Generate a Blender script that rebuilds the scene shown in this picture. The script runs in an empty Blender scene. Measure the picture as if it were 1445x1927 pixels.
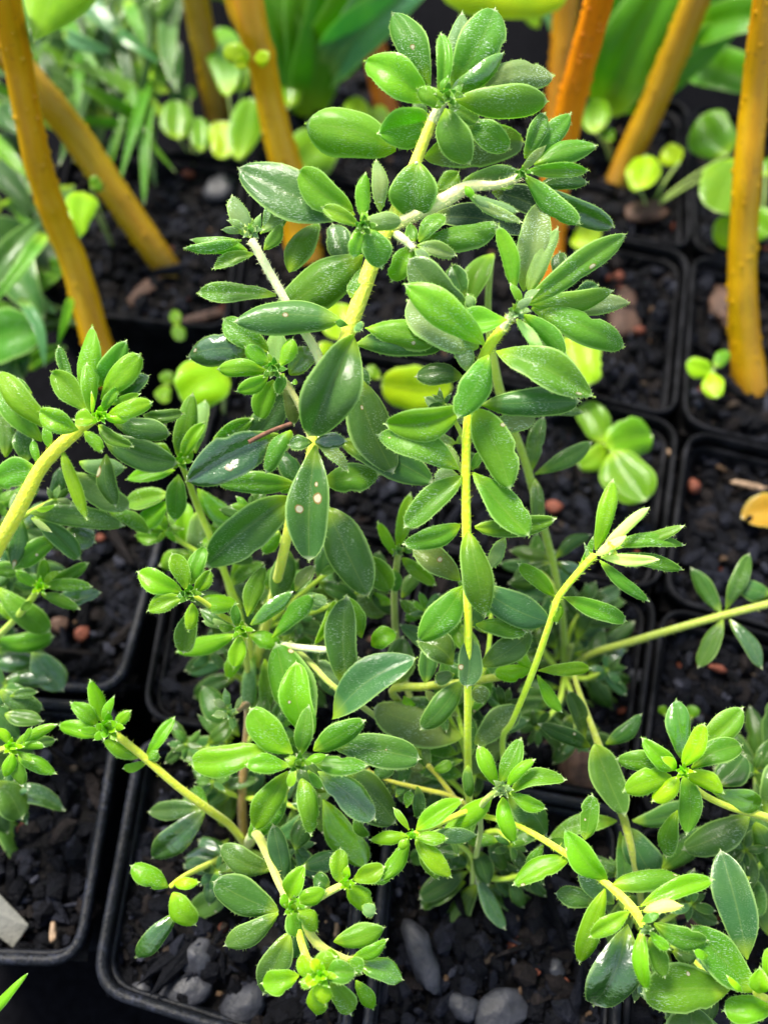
import bpy, math, random
from mathutils import Vector, Matrix, noise

SC = bpy.context.scene
COL = SC.collection
R = math.radians
random.seed(7)

# ------------------------------------------------------------------ camera  (1 unit = 10 cm)
FPX, CX, CY = 1750.0, 722.5, 963.5            # focal length and centre of the photograph, in its pixels
PITCH = R(62)
cam_loc = Vector((0.0, -2.72 * math.cos(PITCH), 2.72 * math.sin(PITCH)))
FWD = Vector((0, math.cos(PITCH), -math.sin(PITCH)))
UP = Vector((0, math.sin(PITCH), math.cos(PITCH)))
RT = Vector((1, 0, 0))
cam_d = bpy.data.cameras.new("camera")
cam = bpy.data.objects.new("camera", cam_d)
COL.objects.link(cam)
cam.location = cam_loc
cam.rotation_euler = (R(90) - PITCH, 0, 0)
cam_d.sensor_fit = 'VERTICAL'
cam_d.sensor_height = 36.0
cam_d.lens = FPX / 1927.0 * 36.0
cam_d.clip_start, cam_d.clip_end = 0.05, 200
cam_d.dof.use_dof = True
cam_d.dof.focus_distance = 1.86
cam_d.dof.aperture_fstop = 0.92
SC.camera = cam

# ------------------------------------------------------------------ light
SUN_EL, SUN_AZ = R(56), R(-34)                 # azimuth from +Y, negative = to the left
world = bpy.data.worlds.new("World")
SC.world = world
world.use_nodes = True
wn = world.node_tree
sky = wn.nodes.new('ShaderNodeTexSky')
sky.sky_type = 'NISHITA'
sky.sun_disc = False
sky.sun_elevation = SUN_EL
sky.sun_rotation = SUN_AZ
sky.air_density, sky.dust_density, sky.ozone_density = 1.0, 2.0, 1.0
bg = wn.nodes['Background']
bg.inputs['Strength'].default_value = 0.15
hs = wn.nodes.new('ShaderNodeHueSaturation')          # thin bright cloud takes some blue out of the sky
hs.inputs['Saturation'].default_value = 0.70
wn.links.new(sky.outputs[0], hs.inputs['Color'])
wn.links.new(hs.outputs[0], bg.inputs['Color'])
sun_d = bpy.data.lights.new("sun", 'SUN')
sun_d.energy = 3.6
sun_d.angle = R(16)
sun_d.color = (1.0, 0.94, 0.82)
sun = bpy.data.objects.new("sun", sun_d)
COL.objects.link(sun)
sd = Vector((math.sin(SUN_AZ) * math.cos(SUN_EL), math.cos(SUN_AZ) * math.cos(SUN_EL), math.sin(SUN_EL)))
sun.rotation_euler = sd.to_track_quat('Z', 'Y').to_euler()
SC.view_settings.view_transform = 'Standard'
SC.view_settings.look = 'None'
SC.view_settings.exposure = 1.22
SC.view_settings.gamma = 1
SC.cycles.use_denoising = True
SC.cycles.max_bounces = 8
SC.cycles.transmission_bounces = 6
SC.cycles.sample_clamp_indirect = 6

# ------------------------------------------------------------------ geometry helpers
def ray(px, py):
    return FWD + RT * ((px - CX) / FPX) - UP * ((py - CY) / FPX)      # depth 1 along the axis
def P(px, py, z):
    r = ray(px, py)
    return cam_loc + r * ((cam_loc.z - z) / -r.z)
def D(px, py, d):
    return cam_loc + ray(px, py) * d
def depth(p):
    return (p - cam_loc).dot(FWD)
def pix(p):
    q = p - cam_loc
    d = q.dot(FWD)
    return CX + FPX * q.dot(RT) / d, CY - FPX * q.dot(UP) / d

ORG = {}
def link(name, me, mat, org, parent=None, smooth=True):
    o = bpy.data.objects.new(name, me)
    COL.objects.link(o)
    if me is not None:
        if mat is not None:
            for m in (mat if isinstance(mat, (list, tuple)) else [mat]):
                me.materials.append(m)
        if smooth:
            me.polygons.foreach_set('use_smooth', [True] * len(me.polygons))
    ORG[o.name] = Vector(org)
    if parent is not None:
        o.parent = parent
        o.location = Vector(org) - ORG[parent.name]
    else:
        o.location = org
    return o
def mesh(name, vs, fs, org, uvs=None, cols=None):
    me = bpy.data.meshes.new(name)
    org = Vector(org)
    me.from_pydata([tuple(Vector(v) - org) for v in vs], [], fs)
    if uvs is not None:
        ul = me.uv_layers.new(name='uv')
        li = [0] * len(me.loops)
        me.loops.foreach_get('vertex_index', li)
        flat = []
        for i in li:
            flat.extend(uvs[i])
        ul.data.foreach_set('uv', flat)
    if cols is not None:
        ca = me.color_attributes.new('Col', 'FLOAT_COLOR', 'POINT')
        flat = []
        for c in cols:
            flat.extend((c[0], c[1], c[2], 1.0))
        ca.data.foreach_set('color', flat)
    me.update()
    return me
def thing(name, org, label, cat, group=None):
    o = link(name, None, None, org)
    o.empty_display_size = 0.05
    o['label'] = label
    o['category'] = cat
    if group:
        o['group'] = group
    return o
def tag(o, label, cat, group=None):
    o['label'] = label
    o['category'] = cat
    if group:
        o['group'] = group
    return o

# ------------------------------------------------------------------ materials
def new_mat(name):
    m = bpy.data.materials.new(name)
    m.use_nodes = True
    nt = m.node_tree
    return m, nt, nt.nodes['Principled BSDF'], nt.nodes['Material Output']
class N:
    def __init__(s, nt): s.nt = nt
    def __call__(s, t, **kw):
        n = s.nt.nodes.new(t)
        for k, v in kw.items():
            if k.startswith('_'):
                setattr(n, k[1:], v)
            else:
                key = k.replace('__', ' ')
                if key.startswith('i') and key[1:].isdigit():
                    key = int(key[1:])
                if hasattr(v, 'is_output'):
                    s.nt.links.new(v, n.inputs[key])
                else:
                    n.inputs[key].default_value = v
        return n
    def math(s, op, a, b=None, c=None, clamp=False):
        n = s.nt.nodes.new('ShaderNodeMath')
        n.operation = op
        n.use_clamp = clamp
        for i, v in enumerate((a, b, c)):
            if v is None: continue
            if hasattr(v, 'is_output'): s.nt.links.new(v, n.inputs[i])
            else: n.inputs[i].default_value = v
        return n.outputs[0]
    def mix(s, f, a, b, mode='MIX'):
        n = s.nt.nodes.new('ShaderNodeMix')
        n.data_type = 'RGBA'
        n.blend_type = mode
        for i, v in ((0, f), (6, a), (7, b)):
            if hasattr(v, 'is_output'): s.nt.links.new(v, n.inputs[i])
            else: n.inputs[i].default_value = v if i == 0 else (*v, 1.0) if len(v) == 3 else v
        return n.outputs[2]
    def ramp(s, f, a, b):
        n = s.nt.nodes.new('ShaderNodeMapRange')
        n.clamp = True
        s.nt.links.new(f, n.inputs[0])
        n.inputs[1].default_value, n.inputs[2].default_value = a, b
        return n.outputs[0]

def leaf_material():
    m, nt, pb, out = new_mat('leaf')
    n = N(nt)
    at = lambda nm: n('ShaderNodeAttribute', _attribute_type='OBJECT', _attribute_name=nm)
    tint = at('tint').outputs['Color']
    wet = at('wet').outputs['Fac']
    fuzz = at('fuzz').outputs['Fac']
    tc = n('ShaderNodeTexCoord')
    oi = n('ShaderNodeObjectInfo')
    off = n('ShaderNodeVectorMath', _operation='MULTIPLY_ADD', i1=(1, 1, 1))
    nt.links.new(tc.outputs['Object'], off.inputs[0])
    cmb = n('ShaderNodeCombineXYZ')
    r10 = n.math('MULTIPLY', oi.outputs['Random'], 37.0)
    for i in range(3): nt.links.new(r10, cmb.inputs[i])
    nt.links.new(cmb.outputs[0], off.inputs[2])
    co = off.outputs[0]
    uv = n('ShaderNodeSeparateXYZ', Vector=tc.outputs['UV'])
    u, v = uv.outputs[0], uv.outputs[1]
    av = n.math('ABSOLUTE', n.math('MULTIPLY_ADD', v, 2.0, -1.0))       # 0 midrib, 1 margin
    big = n('ShaderNodeTexNoise', Vector=co, Scale=9.0, Detail=3.0).outputs[0]
    fine = n('ShaderNodeTexNoise', Vector=co, Scale=150.0, Detail=2.0, Roughness=0.7).outputs[0]
    c = n.mix(n.ramp(big, 0.35, 0.7), tint, n.mix(1.0, tint, (0.72, 0.86, 0.95), 'MULTIPLY'))
    yel = n('ShaderNodeTexNoise', Vector=co, Scale=5.0, Detail=4.0, Roughness=0.6).outputs[0]
    c = n.mix(n.math('MULTIPLY', n.ramp(yel, 0.52, 0.72), 0.38), c, n.mix(1.0, c, (1.7, 1.25, 0.7), 'MULTIPLY'))
    # cell mottling
    c = n.mix(n.math('MULTIPLY', n.ramp(fine, 0.45, 0.75), 0.35), c, n.mix(1.0, c, (1.3, 1.2, 1.3), 'MULTIPLY'))
    vn = n.math('SINE', n.math('MULTIPLY', n.math('SUBTRACT', n.math('MULTIPLY', u, 9.0), n.math('MULTIPLY', av, 2.2)), 6.283))
    c = n.mix(n.math('MULTIPLY', n.ramp(vn, 0.70, 1.0), 0.09), c, n.mix(1.0, c, (1.5, 1.3, 1.1), 'MULTIPLY'))
    # paler midrib and base
    rib = n.math('SUBTRACT', 1.0, n.ramp(av, 0.0, 0.07))
    c = n.mix(n.math('MULTIPLY', rib, 0.22), c, (0.30, 0.42, 0.08))
    base = n.math('SUBTRACT', 1.0, n.ramp(u, 0.0, 0.22))
    c = n.mix(n.math('MULTIPLY', base, 0.70), c, (0.46, 0.62, 0.02))
    # silky hairs: short pale dashes gathered in patches
    mp = n('ShaderNodeMapping', Vector=co, Scale=(130, 560, 560), Rotation=(0.3, 0.5, 0.6))
    hair = n('ShaderNodeTexNoise', Vector=mp.outputs[0], Scale=1.0, Detail=2.0).outputs[0]
    patch = n('ShaderNodeTexNoise', Vector=co, Scale=14.0, Detail=2.0).outputs[0]
    hp = n.math('MULTIPLY', n.ramp(hair, 0.55, 0.72), n.ramp(patch, 0.48, 0.64))
    hall = n.math('MULTIPLY', n.ramp(hair, 0.5, 0.75), 0.08)
    hsum = n.math('MULTIPLY', n.math('ADD', n.math('MULTIPLY', hp, 0.9), hall), fuzz, clamp=True)
    c = n.mix(hsum, c, (0.62, 0.72, 0.60))
    # pale woolly margin
    edge = n.math('MULTIPLY', n.ramp(av, 0.87, 0.97), 0.80)
    edge = n.math('MULTIPLY', edge, n.math('MULTIPLY_ADD', fuzz, 0.7, 0.3, clamp=True))
    c = n.mix(edge, c, (0.50, 0.70, 0.22))
    # tip
    tipm = n.math('MULTIPLY', n.ramp(u, 0.955, 1.0), 0.6)
    c = n.mix(tipm, c, (0.80, 0.80, 0.60))
    scn = n('ShaderNodeTexNoise', Vector=co, Scale=45.0, Detail=2.0).outputs[0]
    # scars  (u, v, radius)
    for k in ('scara', 'scarb', 'scarc'):
        a = at(k)
        sx = n('ShaderNodeSeparateXYZ', Vector=a.outputs['Vector'])
        du = n.math('SUBTRACT', u, sx.outputs[0])
        dv = n.math('MULTIPLY', n.math('SUBTRACT', v, sx.outputs[1]), 0.45)
        dd = n.math('SQRT', n.math('ADD', n.math('MULTIPLY', du, du), n.math('MULTIPLY', dv, dv)))
        dd = n.math('ADD', dd, n.math('MULTIPLY', n.math('SUBTRACT', scn, 0.5), 0.055))
        f = n.math('DIVIDE', dd, n.math('MAXIMUM', sx.outputs[2], 0.0001))
        f = n.math('ADD', f, n.math('LESS_THAN', sx.outputs[2], 0.001))
        f = n.math('ADD', f, n.math('MULTIPLY', n.math('LESS_THAN', sx.outputs[2], 0.001), 50.0))
        c = n.mix(n.math('SUBTRACT', 1.0, n.ramp(f, 1.0, 1.25)), c, (0.34, 0.20, 0.05))
        c = n.mix(n.math('SUBTRACT', 1.0, n.ramp(f, 0.75, 0.95)), c, (0.62, 0.60, 0.42))
    nt.links.new(c, pb.inputs['Base Color'])
    rough = n.math('MULTIPLY_ADD', wet, -0.42, 0.50)
    wetn = n('ShaderNodeTexNoise', Vector=co, Scale=34.0, Detail=3.0).outputs[0]
    nt.links.new(n.math('ADD', rough, n.math('MULTIPLY', big, 0.12)), pb.inputs['Roughness'])
    nt.links.new(n.math('MULTIPLY', wet, 1.0), pb.inputs['Coat Weight'])
    pb.inputs['Coat Roughness'].default_value = 0.10
    pb.inputs['Coat IOR'].default_value = 2.1
    pb.inputs['Sheen Weight'].default_value = 0.0
    pb.inputs['Sheen Roughness'].default_value = 0.5
    pb.inputs['Sheen Tint'].default_value = (0.9, 1.0, 0.9, 1)
    nt.links.new(n.math('MULTIPLY_ADD', wet, 0.38, 0.12), pb.inputs['Specular IOR Level'])
    h = n.math('ADD', n.math('MULTIPLY', fine, 0.35), n.math('MULTIPLY', wetn, n.math('MULTIPLY_ADD', wet, 2.2, 0.5)))
    h = n.math('ADD', h, n.math('MULTIPLY', hair, 0.25))
    bmp = n('ShaderNodeBump', Strength=0.32, Distance=0.007, Height=h)
    nt.links.new(bmp.outputs[0], pb.inputs['Normal'])
    nt.links.new(bmp.outputs[0], pb.inputs['Coat Normal'])
    tr = n('ShaderNodeBsdfTranslucent', Color=n.mix(1.0, c, (1.6, 1.75, 0.25), 'MULTIPLY'))
    mx = n('ShaderNodeMixShader', i0=n.math('MULTIPLY', 1.0, 0.46), i1=pb.outputs[0], i2=tr.outputs[0])
    nt.links.new(mx.outputs[0], out.inputs[0])
    return m
LEAF = leaf_material()

def stem_material():
    m, nt, pb, out = new_mat('green_stem')
    n = N(nt)
    tint = n('ShaderNodeAttribute', _attribute_type='OBJECT', _attribute_name='tint').outputs['Color']
    tc = n('ShaderNodeTexCoord')
    mp = n('ShaderNodeMapping', Vector=tc.outputs['UV'], Scale=(5, 9, 1))
    a = n('ShaderNodeTexNoise', Vector=mp.outputs[0], Scale=2.0, Detail=4.0).outputs[0]
    b = n('ShaderNodeTexNoise', Vector=tc.outputs['Object'], Scale=120.0, Detail=2.0).outputs[0]
    c = n.mix(n.ramp(a, 0.4, 0.75), tint, n.mix(1.0, tint, (0.75, 0.95, 0.6), 'MULTIPLY'))
    c = n.mix(n.math('MULTIPLY', n.ramp(b, 0.5, 0.75), 0.12), c, (0.85, 0.88, 0.6))
    st = n('ShaderNodeTexNoise', Vector=n('ShaderNodeMapping', Vector=tc.outputs['UV'], Scale=(0.5, 14, 1)).outputs[0], Scale=2.0, Detail=3.0).outputs[0]
    c = n.mix(n.math('MULTIPLY', n.ramp(st, 0.5, 0.7), 0.4), c, n.mix(1.0, c, (0.80, 0.75, 0.5), 'MULTIPLY'))
    nt.links.new(c, pb.inputs['Base Color'])
    pb.inputs['Roughness'].default_value = 0.5
    pb.inputs['Subsurface Weight'].default_value = 0.3
    pb.inputs['Subsurface Radius'].default_value = (0.02, 0.03, 0.006)
    pb.inputs['Sheen Weight'].default_value = 0.3
    bmp = n('ShaderNodeBump', Strength=0.4, Distance=0.006, Height=n.math('ADD', a, b))
    nt.links.new(bmp.outputs[0], pb.inputs['Normal'])
    return m
STEM = stem_material()

def cane_material():
    m, nt, pb, out = new_mat('yellow_bark')
    n = N(nt)
    tint = n('ShaderNodeAttribute', _attribute_type='OBJECT', _attribute_name='tint').outputs['Color']
    tc = n('ShaderNodeTexCoord')
    mp = n('ShaderNodeMapping', Vector=tc.outputs['UV'], Scale=(2.2, 5, 1))
    a = n('ShaderNodeTexNoise', Vector=mp.outputs[0], Scale=1.6, Detail=5.0).outputs[0]
    vor = n('ShaderNodeTexVoronoi', Vector=n('ShaderNodeMapping', Vector=tc.outputs['UV'], Scale=(7, 7, 1)).outputs[0], Scale=1.0).outputs['Distance']
    spot = n.math('SUBTRACT', 1.0, n.ramp(vor, 0.05, 0.13))
    c = n.mix(n.ramp(a, 0.35, 0.7), tint, n.mix(1.0, tint, (0.78, 0.80, 0.6), 'MULTIPLY'))
    c = n.mix(n.math('MULTIPLY', spot, 0.5), c, n.mix(1.0, tint, (1.25, 1.35, 2.0), 'MULTIPLY'))
    og = n('ShaderNodeTexNoise', Vector=n('ShaderNodeMapping', Vector=tc.outputs['UV'], Scale=(1.2, 3, 1)).outputs[0], Scale=1.3, Detail=6.0, Roughness=0.65).outputs[0]
    c = n.mix(n.math('MULTIPLY', n.ramp(og, 0.42, 0.68), 0.75), c, n.mix(1.0, c, (1.0, 0.66, 0.8), 'MULTIPLY'))
    fk = n('ShaderNodeTexNoise', Vector=tc.outputs['Object'], Scale=60.0, Detail=3.0).outputs[0]
    c = n.mix(n.math('MULTIPLY', n.ramp(fk, 0.62, 0.75), 0.5), c, (0.16, 0.07, 0.02))
    sp = n('ShaderNodeSeparateXYZ', Vector=tc.outputs['UV'])
    low = n.math('SUBTRACT', 1.0, n.ramp(n.math('ADD', sp.outputs[0], n.math('MULTIPLY', a, 0.15)), 0.06, 0.20))
    c = n.mix(n.math('MULTIPLY', low, 0.6), c, (0.10, 0.055, 0.015))       # darker brown towards the foot of the cane
    rg_ = n.math('FRACT', n.math('ADD', n.math('MULTIPLY', sp.outputs[0], 2.3), n.math('MULTIPLY', og, 1.6)))
    ring = n.math('SUBTRACT', 1.0, n.ramp(n.math('ABSOLUTE', n.math('SUBTRACT', rg_, 0.5)), 0.008, 0.028))
    c = n.mix(n.math('MULTIPLY', ring, 0.22), c, (0.20, 0.085, 0.015))
    c = n.mix(n.math('MULTIPLY', n.ramp(n.math('ABSOLUTE', n.math('SUBTRACT', n.math('FRACT', n.math('MULTIPLY', sp.outputs[0], 0.9)), 0.5)), 0.1, 0.5), 0.35), c, n.mix(1.0, c, (0.85, 0.70, 0.8), 'MULTIPLY'))
    nt.links.new(c, pb.inputs['Base Color'])
    pb.inputs['Roughness'].default_value = 0.36
    pb.inputs['Specular IOR Level'].default_value = 0.30
    pb.inputs['Subsurface Weight'].default_value = 0.08
    pb.inputs['Subsurface Radius'].default_value = (0.03, 0.015, 0.004)
    hh = n.math('ADD', n.math('MULTIPLY', spot, 1.2), a)
    bmp = n('ShaderNodeBump', Strength=0.5, Distance=0.01, Height=hh)
    nt.links.new(bmp.outputs[0], pb.inputs['Normal'])
    return m
CANE = cane_material()

def soil_material():
    m, nt, pb, out = new_mat('potting_mix')
    n = N(nt)
    ca = n('ShaderNodeAttribute', _attribute_type='GEOMETRY', _attribute_name='Col').outputs['Color']
    tc = n('ShaderNodeTexCoord')
    a = n('ShaderNodeTexNoise', Vector=tc.outputs['Object'], Scale=38.0, Detail=6.0, Roughness=0.7).outputs[0]
    b = n('ShaderNodeTexNoise', Vector=tc.outputs['Object'], Scale=7.0, Detail=3.0).outputs[0]
    c = n.mix(n.ramp(a, 0.35, 0.75), n.mix(1.0, ca, (0.45, 0.45, 0.45), 'MULTIPLY'), n.mix(1.0, ca, (1.6, 1.5, 1.45), 'MULTIPLY'))
    nt.links.new(c, pb.inputs['Base Color'])
    nt.links.new(n.math('MULTIPLY_ADD', b, 0.6, 0.2), pb.inputs['Roughness'])
    pb.inputs['Specular IOR Level'].default_value = 0.10
    bmp = n('ShaderNodeBump', Strength=0.9, Distance=0.02, Height=a)
    nt.links.new(bmp.outputs[0], pb.inputs['Normal'])
    return m
SOIL = soil_material()

def plastic_material():
    m, nt, pb, out = new_mat('black_plastic')
    n = N(nt)
    tc = n('ShaderNodeTexCoord')
    a = n('ShaderNodeTexNoise', Vector=tc.outputs['Object'], Scale=12.0, Detail=6.0, Roughness=0.7).outputs[0]
    b = n('ShaderNodeTexNoise', Vector=tc.outputs['Object'], Scale=90.0, Detail=3.0, Roughness=0.6).outputs[0]
    dust = n.math('MULTIPLY', n.ramp(a, 0.42, 0.7), n.ramp(b, 0.4, 0.7))
    c = n.mix(dust, (0.003, 0.0035, 0.005), (0.026, 0.030, 0.050))
    nt.links.new(c, pb.inputs['Base Color'])
    nt.links.new(n.math('MULTIPLY_ADD', b, 0.35, 0.34), pb.inputs['Roughness'])
    pb.inputs['Specular IOR Level'].default_value = 0.22
    bmp = n('ShaderNodeBump', Strength=0.5, Distance=0.006, Height=n.math('ADD', a, b))
    nt.links.new(bmp.outputs[0], pb.inputs['Normal'])
    return m
PLASTIC = plastic_material()

def rim_material():
    m, nt, pb, out = new_mat('dull_black_plastic')
    n = N(nt)
    tc = n('ShaderNodeTexCoord')
    a = n('ShaderNodeTexNoise', Vector=tc.outputs['Object'], Scale=9.0, Detail=6.0, Roughness=0.7).outputs[0]
    nt.links.new(n.mix(n.ramp(a, 0.45, 0.75), (0.003, 0.0032, 0.004), (0.022, 0.022, 0.026)), pb.inputs['Base Color'])
    pb.inputs['Roughness'].default_value = 0.6
    pb.inputs['Specular IOR Level'].default_value = 0.07
    return m
DULL = rim_material()

def flat_material(name, col, rough=0.7, scale=30.0, amt=0.5):
    m, nt, pb, out = new_mat(name)
    n = N(nt)
    tc = n('ShaderNodeTexCoord')
    a = n('ShaderNodeTexNoise', Vector=tc.outputs['Object'], Scale=scale, Detail=5.0, Roughness=0.65).outputs[0]
    c = n.mix(n.ramp(a, 0.3, 0.75), tuple(x * (1 - amt) for x in col), tuple(min(1, x * (1 + amt)) for x in col))
    nt.links.new(c, pb.inputs['Base Color'])
    pb.inputs['Roughness'].default_value = rough
    pb.inputs['Specular IOR Level'].default_value = 0.02 if rough > .9 else 0.3
    bmp = n('ShaderNodeBump', Strength=0.6, Distance=0.012, Height=a)
    nt.links.new(bmp.outputs[0], pb.inputs['Normal'])
    return m
BENCH = flat_material('dark_bench', (0.004, 0.004, 0.005), 0.95)
STONE = flat_material('grey_stone', (0.030, 0.031, 0.038), 0.5, 22)
SCORIA = flat_material('red_scoria', (0.15, 0.042, 0.022), 0.7, 40)
BARK = flat_material('brown_bark', (0.075, 0.04, 0.026), 0.7, 25)
STRAW = flat_material('pale_straw', (0.28, 0.19, 0.12), 0.6, 25)
TAGW = flat_material('weathered_white_plastic', (0.20, 0.195, 0.165), 0.5, 18, 0.3)
DRY = flat_material('dry_brown', (0.20, 0.09, 0.05), 0.7, 40)

# ------------------------------------------------------------------ leaf builder
#         tint                   wet   fuzz  thickness
KINDS = {
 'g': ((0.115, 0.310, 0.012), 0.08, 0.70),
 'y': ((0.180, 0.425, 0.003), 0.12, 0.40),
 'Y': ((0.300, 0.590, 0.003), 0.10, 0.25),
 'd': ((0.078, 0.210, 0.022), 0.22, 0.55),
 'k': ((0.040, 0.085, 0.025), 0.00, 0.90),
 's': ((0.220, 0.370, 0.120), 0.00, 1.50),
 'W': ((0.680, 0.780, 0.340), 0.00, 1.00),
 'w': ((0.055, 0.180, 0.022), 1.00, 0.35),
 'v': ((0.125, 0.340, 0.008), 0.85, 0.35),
 'b': ((0.048, 0.135, 0.012), 0.15, 0.25),  # dim leaves, shade put into their tint
 't': ((0.066, 0.190, 0.045), 0.22, 0.35),
 'o': ((0.180, 0.270, 0.060), 0.10, 1.00),
 'h': ((0.330, 0.500, 0.003), 0.10, 0.00),   # yellow weed leaves
 'j': ((0.165, 0.350, 0.003), 0.15, 0.00),   # green weed leaves
 'p': ((0.120, 0.310, 0.090), 0.35, 0.05),   # glaucous blades
 'B': ((0.105, 0.320, 0.004), 0.12, 0.00),   # broad blades
 'q': ((0.110, 0.290, 0.004), 0.12, 0.00),   # thin strap leaves
}
rl = random.Random(11)
def leaf(parent, b, t, wpx, kind, shape='leaf', roll=None, bend=None, cup=None, hairs=0, name='leaf', lobes=0, seg=None, scars=None, label=None):
    """b, t: world points of the leaf's foot and tip."""
    tint, wet, fuzz = KINDS[kind]
    if shape == 'leaf':
        hz = min(1, max(0, (t.z - .66) * 2.6))
        fuzz *= 1 + .6 * hz
        tint = (tint[0] * (1.10 + .12 * hz), tint[1] * (1 + .06 * hz), tint[2] + .012 * hz)
    ax = (t - b)
    L = ax.length
    ax = ax / L
    mid = (b + t) / 2
    view = (cam_loc - mid).normalized()
    n0 = (view - ax * view.dot(ax))
    up = Vector((0, 0, 1)) - ax * ax.z
    n0 = (n0.normalized() + up * 0.25).normalized()
    if roll is None:
        roll = rl.uniform(-0.42, 0.42)
    n0 = Matrix.Rotation(roll, 3, ax) @ n0
    sd_ = n0.cross(ax).normalized()
    facing = max(0.45, abs(n0.dot(view)) / max(0.2, (view - ax * view.dot(ax)).length))
    W = wpx * ((0.91 if wpx < 58 else 0.98) if shape == 'leaf' else 1.0) * depth(mid) / FPX / facing
    if bend is None: bend = rl.uniform(-0.04, 0.20)
    tipc = rl.uniform(-0.10, 0.07) * L
    if cup is None: cup = rl.uniform(-0.45, 0.60)
    side = rl.uniform(-0.07, 0.07)
    a_, b_ = {'leaf': (0.78, 0.62), 'round': (0.50, 0.45), 'blade': (0.35, 0.75), 'heart': (0.38, 0.85), 'spear': (0.55, 1.25), 'spoon': (1.1, 0.45)}[shape]
    a_ *= rl.uniform(0.82, 1.2); b_ *= rl.uniform(0.82, 1.22)
    pk = a_ / (a_ + b_)
    nrm = pk ** a_ * (1 - pk) ** b_
    nu, nv = seg or (15, 8)
    th = min(0.0050, W * 0.10) if shape == 'leaf' else 0.0016
    cp = rl.choice((1.0, 1.25, 1.7, 2.0))
    wav = rl.uniform(0, 6.28); wa = rl.uniform(0.0, 0.09) * W
    ph = rl.uniform(0, 6.28)
    notch = rl.choice((0, 0, 0, 0, 0, .25, .12)) if shape == 'leaf' and wpx > 34 else 0
    nu_, ns_ = rl.uniform(.3, .8), rl.choice((-1, 1))
    rows = []
    for i in range(nu + 1):
        u = i / nu
        u2 = (1 - math.cos(u * math.pi)) / 2 * 0.5 + u * 0.5
        hw = 0.5 * W * (u2 ** a_) * ((1 - u2) ** b_) / nrm if 0 < u2 < 1 else 0
        hw = max(hw, 0.0022 if i == 0 else 0.0010)
        if i == nu: hw = 0.0004
        if lobes: hw *= 0.88 + 0.16 * abs(math.sin(u2 * lobes * math.pi)) ** .6
        rows.append((u2, hw))
    if shape == 'leaf': rows.append((1.0 + 0.0045 / L, 0.0003)); rows[-2] = (rows[-2][0], 0.0016)
    nu = len(rows) - 1
    vs, uvs, fs = [], [], []
    for lay in (0, 1):
        for (u, hw) in rows:
            arch = math.sin(min(1, u) * math.pi) * bend * L + tipc * u ** 3
            lat = math.sin(u * math.pi) * side * L
            c = b + ax * (u * L) + n0 * arch + sd_ * lat
            for j in range(nv + 1):
                s = -1 + 2 * j / nv
                k = abs(s)
                q = hw * (1 + 0.06 * math.sin(9 * u + ph + (2 if s > 0 else 0)) - notch * (math.exp(-((u - nu_) / .05) ** 2) if s * ns_ > 0 else 0))
                z = cup * hw * (k ** cp) - 0.30 * hw * max(0, k - 0.8) / 0.2 * 0.5
                z -= 0.05 * hw * math.exp(-(s / 0.12) ** 2) * 2
                z += wa * math.sin(7 * u + wav + s * 2) * k
                t_ = th * (1 - k ** 4) * (0.35 + 0.65 * math.sin(min(1, u * 1.15) * math.pi) ** 0.5 if 0 < u < .87 else (0.35 if u < 1 else 0.1))
                p = c + sd_ * (s * q) + n0 * (z + (t_ if lay == 0 else -t_ * 0.6))
                vs.append(p); uvs.append((u, (s + 1) / 2))
    m1 = nv + 1
    off = (nu + 1) * m1
    for i in range(nu):
        for j in range(nv):
            q0 = i * m1 + j
            fs.append((q0, q0 + 1, q0 + m1 + 1, q0 + m1))
            fs.append((off + q0, off + q0 + m1, off + q0 + m1 + 1, off + q0 + 1))
    if hairs:
        for h in range(hairs * 3):
            i = rl.randint(1, nu - 1); s = rl.choice((0, nv))
            fr = rl.random()
            p = vs[i * m1 + s].lerp(vs[(i + 1) * m1 + s], fr)
            dirn = (sd_ * (1 if s else -1) + ax * rl.uniform(0.2, 1.2) + n0 * rl.uniform(-.6, .6)).normalized()
            hl = rl.uniform(0.002, 0.0055)
            k0 = len(vs)
            vs += [p - ax * 0.0005, p + ax * 0.0005, p + dirn * hl]
            uvs += [(0.5, 1.0)] * 3
            fs.append((k0, k0 + 1, k0 + 2))
    me = mesh(name, vs, fs, b, uvs)
    o = link(name, me, LEAF, b, parent)
    j = rl.uniform(0.86, 1.14)
    o['tint'] = [tint[0] * j * rl.uniform(0.85, 1.2), tint[1] * j, tint[2] * j * rl.uniform(0.8, 1.25)]
    o['wet'] = float(wet)
    o['fuzz'] = float(fuzz)
    scars = scars or []
    if not scars and shape == 'leaf' and wpx > 34 and rl.random() < .09:
        scars = [(rl.uniform(.25, .97), rl.choice((.06, .94, .2, .7)), rl.uniform(.012, .035))]
    for q, k in enumerate(('scara', 'scarb', 'scarc')):
        o[k] = list(scars[q]) if q < len(scars) else [0.0, 0.0, 0.0]
    if label: o['label'] = label
    return o

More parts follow.
